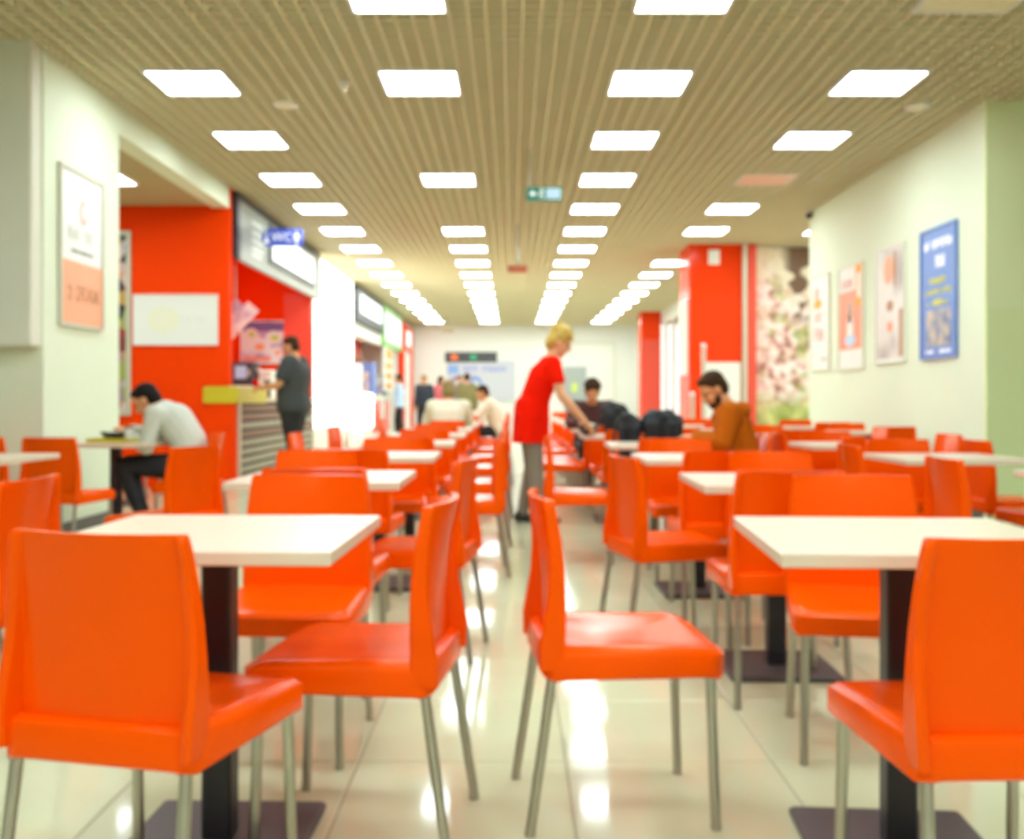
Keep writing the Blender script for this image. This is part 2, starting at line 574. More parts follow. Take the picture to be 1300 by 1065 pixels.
# beyond the kiosk
struct('wall_left_middle', MB().box(XL - 0.25, XL - 0.13, 17.1, 21.6, 0, H + 0.1), M['white'])
struct('trim_4', MB().box(XL - 0.3, XL - 0.051, 21.6, 30.6, 2.46, H + 0.1), M['white'])
struct('wall_shop_back', MB().box(-4.9, -4.75, 21.6, 30.6, 0, H + 0.1), M['tilered'])
struct('wall_shop_red', MB().box(-3.98, -3.90, 21.6, 26.6, 0, 2.9), M['tilered'])
struct('wall_shop_side', MB().box(-4.75, XL - 0.13, 30.5, 30.65, 0, H + 0.1), M['white'])
struct('wall_left_far', MB().box(XL - 0.25, XL - 0.13, 30.65, FAR, 0, H + 0.1), M['white'])
struct('wall_back', MB().box(-6.5, 4.40, FAR, FAR + 0.2, 0, H + 0.1), M['white'])
struct('wall_front', MB().box(-9, 9.5, -3.7, -3.5, 0, H + 0.1), M['white'])
struct('wall_left_near', MB().box(-9.2, -8.9, -3.5, 7.5, 0, H + 0.1), M['wall'])
struct('wall_right_near', MB().box(9.3, 9.6, -3.5, 8.6, 0, H + 0.1), M['wall'])
# right side
struct('wall_right', MB().box(XR, XR + 0.02, 8.64, 13.71, 0, H + 0.1), M['wall'])
struct('wall_right_core', MB().box(XR + 0.02, XR + 1.2, 8.64, 13.71, 0, H + 0.1), M['wall'])
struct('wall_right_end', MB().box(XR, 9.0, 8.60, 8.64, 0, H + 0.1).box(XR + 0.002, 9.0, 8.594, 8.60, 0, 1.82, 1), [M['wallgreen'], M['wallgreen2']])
struct('baseboard_right', MB().box(XR - 0.015, XR, 8.64, 13.71, 0, 0.10), M['baseboard'])
struct('wall_mural_side', MB().box(3.95, 7.2, 16.75, 16.9, 0, H + 0.1), M['white'])
struct('wall_right_far', MB().box(4.25, 4.40, 16.9, 19.0, 0, H + 0.1).box(4.25, 4.40, 30.2, FAR, 0, H + 0.1)
       .box(4.25, 4.40, 19.0, 30.2, 3.3, H + 0.1).box(4.25, 4.40, 19.0, 30.2, 0, 0.45), M['white'])
# glazed shopfront on the far right
win = struct('window_1', MB().box(4.29, 4.36, 19.0, 30.2, 0.45, 0.52).box(4.29, 4.36, 19.0, 30.2, 3.22, 3.3), M['purewhite'])
for i in range(9):
    y = 19.0 + 1.4 * i
    MB().box(4.28, 4.37, y - 0.04, y + 0.04, 0.52, 3.22).build('mullion', M['purewhite'], win)
    if i < 8:
        MB().box(4.32, 4.33, y + 0.04, y + 1.36, 0.52, 3.22).build('pane', M['glass'], win)

# red columns
c1 = struct('column_1', MB().bbox(2.86, 3.94, 16.5, 17.5, 0, H + 0.06, 0.012), M['redgloss'])
MB().tube([(3.74, 16.46, 0.02), (3.74, 16.46, H)], 0.045, 12).build('pipe', M['chrome'], c1, True)
MB().box(3.80, 3.93, 16.475, 16.5, 0.02, H - 0.02).build('cover_strip', M['pinkred'], c1)
c2 = struct('column_2', MB().bbox(3.68, 4.24, 29.2, 29.9, 0, H + 0.06, 0.012), M['redgloss'])
MB().box(3.72, 4.20, 29.18, 29.2, 0.05, 2.75).build('painted_highlight', M['pinkred'], c2)  # glossy highlight of the column front, painted as a paler sheet


# ------------------------------------------------------------------ posters and signs
def wallT(side, y0, y1, z0):
    """Local frame of something hung on a side wall: local x along the picture's reading direction, y up, z out of the wall."""
    if side == 'left':
        return Matrix(((0, 0, 1, XL), (1, 0, 0, y0), (0, 1, 0, z0), (0, 0, 0, 1)))
    return Matrix(((0, 0, -1, XR), (-1, 0, 0, y1), (0, 1, 0, z0), (0, 0, 0, 1)))


def frontT(x0, y, z0):
    return Matrix(((1, 0, 0, x0), (0, 0, -1, y), (0, 1, 0, z0), (0, 0, 0, 1)))


def flat(name, parent, x0, x1, y0, y1, z, m, t=0.003):
    return MB().box(x0, x1, y0, y1, z, z + t).build(name, m, parent)


def glyphs(name, parent, x0, x1, y0, y1, z, m, seed=0, gap=0.25):
    """Blurred illegible lettering: a line of letter-like strokes."""
    r = random.Random(seed)
    b = MB()
    hgt = y1 - y0
    x = x0
    while x < x1 - hgt * 0.25:
        wdt = min(hgt * r.uniform(0.45, 0.8), x1 - x)
        if r.random() > 0.12:
            s = hgt * 0.2
            b.box(x, x + s, y0, y1, z, z + 0.003)
            k = r.randrange(3)
            if k != 1:
                b.box(x + s, x + wdt, y1 - s, y1, z, z + 0.003)
            if k != 0:
                b.box(x + s, x + wdt, y0 + hgt * 0.4, y0 + hgt * 0.4 + s, z, z + 0.003)
            if k != 2:
                b.box(x + wdt - s, x + wdt, y0, y1 - s, z, z + 0.003)
        x += wdt + hgt * gap
    o = b.build(name, m, parent)
    o['kind'] = 'stuff'
    return o


def text(name, parent, body, size, x, y, z, m, align='CENTER', ext=0.002):
    cu = bpy.data.curves.new(name, 'FONT')
    cu.body = body
    cu.size = size
    cu.extrude = ext
    cu.align_x = align
    cu.align_y = 'CENTER'
    o = bpy.data.objects.new(name, cu)
    COL.objects.link(o)
    dg = bpy.context.evaluated_depsgraph_get()
    me = bpy.data.meshes.new_from_object(o.evaluated_get(dg))
    bpy.data.objects.remove(o)
    me.name = name
    me.materials.clear()
    me.materials.append(m)
    o = bpy.data.objects.new(name, me)
    COL.objects.link(o)
    o.location = (x, y, z)
    o.parent = parent
    return o


def poster(name, label, T, W, Ht, m, mframe, fr=0.025, dep=0.03, cat='poster'):
    t = thing(name, label, cat)
    t.matrix_world = T
    f = MB()
    f.box(0, W, 0, fr, 0.0, dep).box(0, W, Ht - fr, Ht, 0.0, dep).box(0, fr, fr, Ht - fr, 0.0, dep).box(W - fr, W, fr, Ht - fr, 0.0, dep)
    f.build('frame', mframe, t)
    flat('print', t, fr, W - fr, fr, Ht - fr, 0.0, m, 0.016)
    return t


def ell2(name, parent, cx, cy, rx, ry, z, m, n=20, t=0.003):
    l = lambda zz: [(cx + rx * math.cos(2 * PI * k / n), cy + ry * math.sin(2 * PI * k / n), zz) for k in range(n)]
    return MB().loft([l(z), l(z + t)]).build(name, m, parent)


# poster on the left wall: white over salmon
p = poster('wall_poster', 'framed poster, white above and salmon below, on the wall over the dining man', wallT('left', 7.52, 8.32, 1.60), 0.80, 1.20, M['paper'], M['frame'])
p['label'] = 'framed poster, white above salmon, beside the opening with the red alcove'
flat('lower_field', p, 0.025, 0.775, 0.025, 0.50, 0.016, M['salmon'])
ell2('emblem', p, 0.42, 0.89, 0.07, 0.10, 0.016, M['printpink'])
ell2('emblem_centre', p, 0.43, 0.90, 0.035, 0.06, 0.019, M['paper'])
glyphs('lettering', p, 0.14, 0.66, 0.66, 0.76, 0.016, M['printpale'], 1, 0.2)
glyphs('small_lettering', p, 0.20, 0.60, 0.565, 0.595, 0.016, M['printgrey'], 2, 0.2)
for k, (ch, xx) in enumerate(zip('2ЭТАЖ', (0.17, 0.33, 0.43, 0.53, 0.65))):
    text('letter', p, ch, 0.16, xx, 0.25, 0.020, M['printbrown'])

# posters on the right wall (local x runs towards the camera)
p = poster('wall_poster', 'tall framed blue poster with white and yellow lettering and a photo', wallT('right', 9.13, 9.93, 1.43), 0.80, 1.23, M['posterblue'], M['posterblue'], 0.02)
glyphs('white_heading', p, 0.10, 0.72, 1.03, 1.11, 0.017, M['signwhite'], 3, 0.12)
glyphs('white_subheading', p, 0.28, 0.54, 0.85, 0.96, 0.017, M['signwhite'], 4, 0.15)
glyphs('yellow_lettering', p, 0.22, 0.58, 0.70, 0.755, 0.017, M['yellow'], 5, 0.12)
glyphs('yellow_lettering', p, 0.10, 0.70, 0.605, 0.65, 0.017, M['yellow'], 6, 0.12)
ell2('yellow_badge', p, 0.40, 0.525, 0.13, 0.03, 0.017, M['yellow'])
glyphs('yellow_lettering', p, 0.16, 0.62, 0.50, 0.53, 0.017, M['yellow'], 7, 0.3)
flat('group_photo', p, 0.15, 0.68, 0.12, 0.46, 0.017, M['photoprint'])
glyphs('small_lettering', p, 0.12, 0.30, 0.05, 0.085, 0.017, M['signwhite'], 8)
glyphs('small_lettering', p, 0.44, 0.68, 0.05, 0.085, 0.017, M['signwhite'], 9)

p = poster('wall_poster', 'pale portrait poster with thin frame between the blue and coral posters', wallT('right', 10.33, 11.15, 1.43), 0.82, 1.23, M['paper'], M['framewhite'], 0.02)
flat('portrait', p, 0.03, 0.79, 0.05, 1.20, 0.017, M['portraitprint'])
ell2('face', p, 0.38, 0.98, 0.13, 0.15, 0.020, M['salmon'])
ell2('hair_strand', p, 0.56, 0.98, 0.05, 0.20, 0.020, M['printbrown'])
ell2('dark_motif', p, 0.42, 0.60, 0.09, 0.06, 0.020, M['printbrown'])
ell2('red_motif', p, 0.42, 0.38, 0.08, 0.06, 0.020, M['salmon2'])
flat('brown_edge', p, 0.68, 0.78, 0.06, 0.55, 0.020, M['printbrown'])

p = poster('wall_poster', 'coral poster with white figure and amber band at its upper corner', wallT('right', 11.55, 12.42, 1.40), 0.87, 1.22, M['paper'], M['framewhite'], 0.02)
flat('coral_field', p, 0.04, 0.83, 0.24, 0.92, 0.017, M['salmon2'])
flat('amber_corner', p, 0.62, 0.86, 0.72, 1.20, 0.021, M['printorange'])
flat('white_corner', p, 0.69, 0.80, 0.82, 1.10, 0.024, M['paper'])
ell2('bottle_neck', p, 0.42, 0.66, 0.055, 0.13, 0.020, M['printgrey'])
ell2('bottle_body', p, 0.43, 0.45, 0.11, 0.19, 0.020, M['paper'])
ell2('bowl', p, 0.44, 0.34, 0.18, 0.07, 0.023, M['signpale'])
glyphs('pink_heading', p, 0.12, 0.52, 0.96, 1.06, 0.017, M['printpink'], 10)

p = poster('wall_poster', 'white poster with pink figures, last on the poster wall by the mural', wallT('right', 12.78, 13.55, 1.42), 0.77, 1.22, M['paper'], M['framewhite'], 0.02)
ell2('pink_patch', p, 0.24, 0.98, 0.12, 0.11, 0.017, M['printpink'])
ell2('orange_patch', p, 0.28, 0.86, 0.17, 0.06, 0.018, M['printorange'])
glyphs('pink_number', p, 0.16, 0.44, 0.62, 0.76, 0.017, M['printpink'], 11)
glyphs('pink_number', p, 0.14, 0.50, 0.38, 0.56, 0.017, M['printpink'], 12)
glyphs('pale_lettering', p, 0.40, 0.66, 0.12, 0.17, 0.017, M['printpale'], 13)

# mural
t = tag(MB().box(3.95, 6.4, 16.70, 16.73, 0.35, H - 0.02).build('blossom_mural', M['mural']), 'wall mural of pink and white blossom beside the red column', 'mural')

# column furniture: notice, side poster, base board
tag(MB().bbox(3.16, 3.34, 16.46, 16.5, 3.22, 3.46, 0.004).build('speaker_box', M['purewhite']), 'small white box mounted high on the red column', 'speaker box')
t = poster('white_board', 'blank white notice board on the red column behind the seated bearded man', frontT(3.10, 16.5, 0.72), 0.58, 0.93, M['purewhite'], M['purewhite'], 0.015, cat='board')
TT = Matrix(((0, 0, -1, 2.86), (-1, 0, 0, 17.36), (0, 1, 0, 1.46), (0, 0, 0, 1)))
t = poster('side_poster', 'pale grey-green framed notice on the side face of the red column', TT, 0.72, 1.22, M['grey'], M['purewhite'], 0.05)

# alcove: framed collage and the white sign
t = poster('collage_poster', 'tall framed photo collage on the red alcove wall beside the white sign', frontT(-5.25, 12.1, 0.86), 0.75, 2.18, M['collage'], M['frame'], 0.05)
t = poster('alcove_sign', 'wide white sign with faint print on the red alcove wall', frontT(-4.47, 12.1, 1.69), 1.00, 0.60, M['purewhite'], M['purewhite'], 0.012, cat='sign')
ell2('faint_print', t, 0.36, 0.30, 0.20, 0.16, 0.017, mat('faint_yellow', (0.93, 0.92, 0.74), 0.5))
glyphs('faint_lettering', t, 0.55, 0.88, 0.26, 0.34, 0.017, mat('faint_grey', (0.86, 0.87, 0.82), 0.5), 20)

# exit sign on a rod
t = thing('exit_sign', 'green emergency exit sign hanging from the ceiling on a thin rod', 'sign', (0.32, 10.25, 0))
z0, z1 = 3.035, 3.175
MB().bbox(-0.175, 0.175, -0.02, 0.02, z0, z1, 0.006).build('sign_body', M['green'], t)
a = MB()
a.add([(-0.15, -0.023, 3.105), (-0.105, -0.023, 3.14), (-0.105, -0.023, 3.07), (-0.15, -0.02, 3.105), (-0.105, -0.02, 3.14), (-0.105, -0.02, 3.07)],
      [(0, 1, 2), (5, 4, 3), (0, 3, 4, 1), (1, 4, 5, 2), (2, 5, 3, 0)])
a.box(-0.105, -0.075, -0.023, -0.02, 3.093, 3.117)
a.build('arrow', M['signwhite'], t)
a = MB()
a.lathe([(0.001, 0.0), (0.012, 0.004), (0.012, 0.014), (0.001, 0.018)], 10, c=(-0.020, -0.018, 3.145))
for q in (((-0.022, 3.14), (-0.030, 3.10)), ((-0.030, 3.10), (-0.010, 3.075)), ((-0.010, 3.075), (-0.018, 3.05)), ((-0.030, 3.10), (-0.052, 3.07)), ((-0.024, 3.13), (0.0, 3.12)), ((-0.024, 3.13), (-0.05, 3.125))):
    a.tube([(q[0][0], -0.022, q[0][1]), (q[1][0], -0.022, q[1][1])], 0.006, 6)
a.build('running_figure', M['signwhite'], t)
MB().box(0.02, 0.16, -0.023, -0.02, 3.055, 3.155).build('door_pictogram', M['signpale'], t)
MB().tube([(-0.13, 0, z1 - 0.01), (-0.145, 0, H + 0.02)], 0.008, 8).build('rod', M['printgrey'], t)

# small red hanging sign further back
t = thing('hanging_sign', 'small reddish sign hanging on a rod from the ceiling above the aisle', 'sign', (0.08, 14.6, 0))
MB().bbox(-0.14, 0.14, -0.03, 0.03, 2.86, 2.96, 0.01).build('sign_body', mat('rust_red_sign', (0.60, 0.16, 0.08), 0.5), t)
MB().tube([(0, 0, 2.95), (0, 0, H + 0.02)], 0.014, 8).build('rod', M['printgrey'], t)
MB().bbox(-0.035, 0.035, -0.03, 0.03, 3.02, 3.20, 0.008).build('bracket', M['grey'], t)

# WC sign standing out from the fascia
t = thing('toilet_sign', 'blue WC sign with pointed end projecting from the menu board', 'sign', (-3.34, 13.5, 0))
prof = [(0.10, 3.07), (0.56, 3.07), (0.58, 3.09), (0.58, 3.28), (0.56, 3.30), (0.14, 3.30), (0.02, 3.19)]
MB().loft([[(x, 0.02, z) for x, z in prof], [(x, -0.02, z) for x, z in prof]]).build('sign_body', M['blue'], t)
TT = Matrix(((1, 0, 0, 0), (0, 0, -1, -0.021), (0, 1, 0, 0), (0, 0, 0, 1)))
for ch, xx in (('W', 0.255), ('C', 0.395)):
    e = text('letter', t, ch, 0.16, 0, 0, 0, M['signwhite'])
    e.matrix_local = Matrix.Translation((xx, -0.021, 3.18)) @ Matrix.Rotation(PI / 2, 4, 'X')
a = MB()
a.add([(0.07, -0.021, 3.11), (0.15, -0.021, 3.11), (0.11, -0.021, 3.20), (0.07, -0.025, 3.11), (0.15, -0.025, 3.11), (0.11, -0.025, 3.20)],
      [(0, 1, 2), (5, 4, 3), (0, 3, 4, 1), (1, 4, 5, 2), (2, 5, 3, 0)])
a.box(0.095, 0.125, -0.025, -0.021, 3.205, 3.23)
a.build('arrow', M['signwhite'], t)
a = MB().box(0.485, 0.525, -0.025, -0.021, 3.15, 3.23).box(0.488, 0.502, -0.025, -0.021, 3.09, 3.15).box(0.508, 0.522, -0.025, -0.021, 3.09, 3.15).box(0.492, 0.518, -0.025, -0.021, 3.24, 3.27)
a.box(0.468, 0.485, -0.025, -0.021, 3.16, 3.22).box(0.525, 0.542, -0.025, -0.021, 3.16, 3.22)
a.build('figure_pictogram', M['signwhite'], t)
MB().box(0.0, 0.04, -0.03, 0.03, 2.98, 3.32).build('bracket', M['dark'], t)

# ------------------------------------------------------------------ menu board over the kiosk
t = thing('menu_board', 'long grey menu board with dark frame over the kiosk counter', 'menu board', (XL, 12.22, 0))
f = MB().box(-0.0, 0.07, 0.0, 0.14, 2.74, 3.53).box(0, 0.07, 0.14, 5.3, 3.47, 3.53).box(0, 0.06, 5.22, 5.3, 2.78, 3.47)
f.build('frame', M['dark'], t)
MB().box(0, 0.05, 0.14, 5.22, 2.74, 3.47).build('board_face', M['menu'], t)
for i, (zz, ww) in enumerate(((3.30, 0.5), (3.18, 0.62), (3.08, 0.55), (2.98, 0.6), (2.90, 0.5))):
    MB().box(0.05, 0.053, 0.75, 0.75 + ww, zz - 0.03, zz + 0.02).build('menu_line', M['menutext'], t)
s = MB().box(0.05, 0.075, 1.62, 4.72, 2.89, 3.43).build('screen_frame', mat('screen_frame_grey', (0.12, 0.12, 0.11), 0.5), t)
MB().box(0.075, 0.08, 1.75, 4.60, 2.96, 3.37).build('screen', M['screen'], s)

# ------------------------------------------------------------------ kiosk counter
K0, K1, CXF = 12.24, 16.97, -3.28
t = thing('counter', 'kiosk counter with slatted front and yellow-green top edge', 'counter', (0, 0, 0))
MB().box(-3.90, CXF - 0.03, K0, K1, 0.0, 1.02).build('body', M['countercore'], t)
MB().box(-3.655, CXF - 0.002, K0 - 0.14, K0, 0.0, 1.00).build('end_panel', M['red'], t)
MB().bbox(-3.97, CXF + 0.02, K0 + 1.3, K1, 1.02, 1.07, 0.006).build('worktop', M['edge'], t)
MB().bbox(-3.65, CXF + 0.05, K0 - 0.17, K0 + 1.3, 1.0, 1.20, 0.012).build('yellow_box', M['olive'], t)
MB().box(CXF - 0.005, CXF + 0.03, K0 - 0.02, K0 + 0.05, 0, 1.0).build('post', M['chrome'], t)
ns = 9
sl = [MB().bbox(-0.015, 0.015, 0, K1 - K0 - 0.1, 0, 0.068, 0.004).mesh('slat', M[k]) for k in ('slatgrey', 'slatwood')]
for i in range(ns):
    o = bpy.data.objects.new('slat', sl[1 if i in (5, 7, 8) else 0])
    COL.objects.link(o)
    o.location = (CXF - 0.012, K0 + 0.08, 0.05 + i * 0.107)
    o.parent = t

# things on and behind the counter
t = thing('coffee_machine', 'dark coffee machine with pale front on the kiosk back shelf', 'coffee machine', (-4.28, 16.4, 0.12))
MB().bbox(-0.20, 0.20, -0.2, 0.2, 1.12, 1.52, 0.02).build('body', M['darkgrey'], t)
MB().bbox(-0.10, 0.08, -0.215, -0.2, 1.26, 1.46, 0.004).build('front_panel', M['signpale'], t)
MB().bbox(-0.18, 0.18, -0.26, -0.2, 1.12, 1.15, 0.006).build('drip_tray', M['grey'], t)
MB().tube([(0.12, -0.23, 1.40), (0.12, -0.23, 1.30)], 0.02, 10).build('spout', M['chrome'], t)
t = tag(MB().bbox(-4.98, -3.98, 15.9, 16.95, 0.0, 1.24, 0.01).build('back_shelf', M['countercore']), 'dark service shelf at the far end of the kiosk', 'shelf')
for i, (x, r, hh, mm) in enumerate(((-4.02 - 0.0, 0.045, 0.30, 'darkgrey'), (-4.0 + 0.10, 0.045, 0.26, 'printbrown'), (-3.78, 0.045, 0.30, 'darkgrey'))):
    y = 16.3 if i == 0 else 15.0
    x = [-4.03, -3.72, -3.58][i]
    j = thing('storage_jar', ['dark jar beside the coffee machine', 'brown jar on the kiosk counter', 'dark jar on the kiosk counter beside the brown one'][i], 'jar', (x, y, 1.24 if i == 0 else 1.07), 0, 'jars on the kiosk shelf')
    MB().lathe([(r * 0.9, 0), (r, 0.02), (r, hh * 0.8), (r * 0.8, hh * 0.88)], 14).build('jar_body', M[mm], j, True)
    MB().lathe([(r * 0.84, hh * 0.88), (r * 0.84, hh), (r * 0.3, hh * 1.03)], 14).build('lid', M['grey'], j, True)
tag(MB().bbox(-4.86, -4.56, 16.2, 16.6, 1.24, 1.74, 0.01).build('orange_carton', mat('amber_carton', (0.85, 0.30, 0.02), 0.5)), 'amber carton standing on the kiosk shelf by the red wall', 'carton')
tag(MB().bbox(-3.84, -3.64, 15.5, 15.8, 1.07, 1.50, 0.015).build('till', M['grey']), 'grey till on the kiosk counter in front of the man', 'till')
t = poster('menu_poster', 'bright food photo poster on the red kiosk end wall', frontT(-4.50, 17.0, 1.64), 0.74, 0.72, M['foodprint'], M['purewhite'], 0.012)
flat('dark_heading', t, 0.03, 0.71, 0.54, 0.69, 0.017, mat('food_dark', (0.20, 0.13, 0.33), 0.5))
for xx, yy, rx, ry in ((0.17, 0.50, 0.12, 0.09), (0.55, 0.44, 0.14, 0.11), (0.30, 0.29, 0.15, 0.11), (0.60, 0.20, 0.10, 0.08)):
    ell2('plate', t, xx, yy, rx, ry, 0.019, M['paper'])
    ell2('food_patch', t, xx + 0.02, yy - 0.01, rx * 0.55, ry * 0.5, 0.022, M['salmon'] if yy < 0.4 else M['lime'])
flat('red_price_strip', t, 0.04, 0.50, 0.05, 0.12, 0.018, M['salmon2'])
t = thing('tilted_menu', 'tilted food banner hanging inside the red kiosk', 'banner', (-3.50, 12.95, 1.98), 0)
b = MB().box(-0.34, 0.34, -0.01, 0.01, -0.09, 0.09).build('banner_face', M['foodprint'], t)
b.rotation_euler = (0, math.radians(-47), 0)
b2 = MB().box(-0.20, 0.20, 0.02, 0.03, -0.10, 0.10).build('second_face', M['foodprint'], t)
b2.rotation_euler = (0, math.radians(-50), 0)
b2.location = (-0.05, 0, 0.13)
MB().tube([(0, 0.015, 0.1), (0, 0.015, 0.87)], 0.008, 8).build('hanger', M['chrome'], t)
tag(MB().box(-3.78, -3.36, 16.95, 16.975, 1.2, 2.8).build('pink_highlight', M['pinkred']), 'pinkish red highlight painted on the end wall of the kiosk', 'panel')  # glossy highlight of the red end wall, put into a paler thin sheet

# big lit white advertising wall next to the kiosk
t = thing('light_wall', 'tall glowing white advertising panel beside the kiosk', 'lightbox', (XL, 17.15, 0))
MB().box(-0.12, 0.0, 0.0, 4.4, 0.56, 3.50).build('lit_face', M['lightbox'], t)
MB().box(-0.13, 0.012, -0.03, 0.0, 0.5, 3.53).build('edge_strip', M['redgloss'], t)
MB().box(-0.12, 0.02, 0.0, 4.4, 0.0, 0.56).build('plinth', M['pinkwhite'], t)
t = thing('display_case', 'white illuminated display case at the foot of the glowing panel', 'display case', (XL, 20.4, 0))
MB().bbox(0.03, 0.40, 0.0, 1.4, 0.45, 1.18, 0.03).build('case_body', M['lightbox'], t)
MB().bbox(0.05, 0.38, 0.02, 1.38, 0.0, 0.45, 0.01).build('case_plinth', M['pinkwhite'], t)

# second kiosk
t = thing('menu_screen', 'dark framed menu screen over the second kiosk', 'screen', (XL, 21.7, 0))
MB().bbox(-0.05, 0.05, 0.0, 4.6, 2.72, 3.50, 0.02).build('frame', M['dark'], t)
MB().box(0.05, 0.058, 0.55, 4.1, 2.94, 3.36).build('screen', M['screen'], t)
t = thing('shop_counter', 'grey topped counter of the second kiosk with pink and red front', 'counter', (XL, 22.3, 0))
MB().box(-0.5, 0.0, 0, 6.2, 0, 1.08).build('body', M['pinkwhite'], t)
MB().bbox(-0.52, 0.05, -0.02, 6.2, 1.08, 1.16, 0.01).build('worktop', M['grey'], t)
for y, wd in ((2.2, 1.5), (4.6, 0.9)):
    MB().box(0.0, 0.02, y, y + wd, 0.25, 1.0).build('red_front', M['redgloss'], t)
MB().box(0.0, 0.03, 4.05, 4.3, 0.0, 1.08).build('white_post', M['purewhite'], t)
for i, (y, hh, mm) in enumerate(((22.9, 0.7, 'purewhite'), (23.9, 0.55, 'goods'), (25.2, 0.8, 'printblue'), (26.4, 0.5, 'goods'), (27.5, 0.55, 'darkgrey'))):
    tag(MB().bbox(XL - 0.45, XL - 0.08, y, y + 0.6, 1.16, 1.16 + hh, 0.02).build('counter_goods', M[mm]),
        ['white cabinet on the second kiosk counter', 'mixed goods beside the white cabinet', 'tall blue pack on the second kiosk counter',
         'low mixed goods beyond the blue pack', 'dark machine at the far end of the second kiosk counter'][i], 'goods')
tag(MB().box(-3.90, -3.80, 21.7, 26.5, 2.05, 2.12).build('wall_shelf', M['printbrown']), 'dark shelf line across the red wall of the second kiosk', 'shelf')
t = thing('green_sign', 'white shop sign with green border beyond the menu screen', 'sign', (XL, 26.5, 0))
MB().bbox(-0.1, 0.05, 0, 4.0, 2.45, 3.50, 0.02).build('border', mat('leaf_green', (0.30, 0.62, 0.18), 0.4), t)
MB().box(0.05, 0.06, 0.1, 3.9, 2.60, 3.32).build('sign_face', M['signwhite'], t)
t = thing('orange_banner', 'tall white banner with orange pictures beside the second kiosk', 'banner', (XL, 26.6, 0))
MB().box(-0.03, 0.03, 0.0, 1.9, 1.25, 2.42).build('banner_face', M['paper'], t)
for i in range(4):
    MB().box(0.03, 0.035, 0.3, 1.6, 1.32 + i * 0.27, 1.50 + i * 0.27 + (0.08 if i == 3 else 0)).build('picture', M['printorange'], t)
t = thing('red_portal', 'red framed doorway at the far end of the kiosk side', 'portal', (XL, 31.0, 0))
MB().box(-0.1, 0.06, 0, 0.5, 0, 3.4).build('post', M['redgloss'], t)
MB().box(-0.1, 0.06, 2.6, 3.2, 0, 3.4).build('post', M['redgloss'], t)
MB().box(-0.1, 0.06, 0.5, 2.6, 2.55, 3.4).build('lintel', M['redgloss'], t)
MB().box(0.06, 0.07, 0.9, 2.2, 2.75, 3.2).build('sign_face', M['signwhite'], t)
MB().box(-0.08, 0.0, 0.5, 2.6, 0, 2.55).build('door_leaf', M['purewhite'], t)

# far wall
t = thing('banner', 'white banner with blue lettering on the far wall', 'banner')
t.matrix_world = frontT(-2.2, FAR - 0.03, 1.0)
flat('banner_face', t, 0, 2.3, 0, 1.35, 0.0, mat('banner_white', (0.62, 0.63, 0.68), 0.6), 0.02)
glyphs('lettering', t, 0.45, 2.0, 0.98, 1.16, 0.02, mat('pale_blue_print', (0.25, 0.30, 0.70), 0.5), 31)
flat('blue_block', t, 0.05, 0.40, 0.92, 1.20, 0.02, mat('mid_blue_print', (0.25, 0.40, 0.75), 0.5))
for i, cx_ in enumerate((0.35, 0.95)):
    ell2('ring', t, cx_, 0.5, 0.26, 0.34, 0.02, M['printblue'] if i else M['violet'])
    ell2('ring_centre', t, cx_ + 0.02, 0.5, 0.13, 0.20, 0.023, M['printpale'])
t = thing('led_sign', 'long dark electronic sign with orange and green lights on the far wall', 'sign')
t.matrix_world = frontT(-2.25, FAR, 2.30)
flat('sign_body', t, 0, 1.75, 0, 0.34, 0.0, M['darkgrey'], 0.08)
flat('orange_light', t, 0.2, 0.42, 0.08, 0.26, 0.08, mat('orange_led', (0.8, 0.16, 0.03), 0.5, emit=0.3))
flat('green_light', t, 0.85, 1.05, 0.08, 0.26, 0.08, mat('green_led', (0.03, 0.35, 0.16), 0.5, emit=0.3))
t = thing('hanging_sign', 'small tan sign hanging under the ceiling before the far wall', 'sign', (-1.95, 30.6, 0))
MB().bbox(-0.20, 0.20, -0.1, 0.1, 3.05, 3.18, 0.02).build('sign_body', mat('tan_sign', (0.55, 0.42, 0.26), 0.5), t)
MB().tube([(0, 0, 3.17), (0, 0, H + 0.05)], 0.015, 8).build('rod', M['printgrey'], t)
d = struct('door_1', MB().box(1.75, 2.5, FAR - 0.05, FAR, 0, 2.15), M['greymetal'])
MB().box(2.0, 2.2, FAR - 0.06, FAR - 0.05, 1.3, 1.6).build('lime_sticker', M['lime'], d)
MB().tube([(1.82, FAR - 0.08, 1.0), (1.82, FAR - 0.08, 1.15)], 0.02, 8).build('door_handle', M['chrome'], d)
struct('trim_3', MB().box(1.2, 3.5, FAR - 0.06, FAR, 2.9, 3.02).box(3.4, 3.5, FAR - 0.06, FAR, 0, 2.9), M['grey'])

# ceiling fittings
def sprinkler(x, y, label):
    t = thing('sprinkler', label, 'sprinkler', (x, y, H))
    MB().lathe([(0.05, 0.01), (0.05, -0.012), (0.02, -0.02)], 14).build('collar', M['lightframe'], t, True)
    MB().lathe([(0.014, -0.018), (0.014, -0.05), (0.03, -0.052), (0.03, -0.058)], 12).build('nozzle', M['chrome'], t, True)


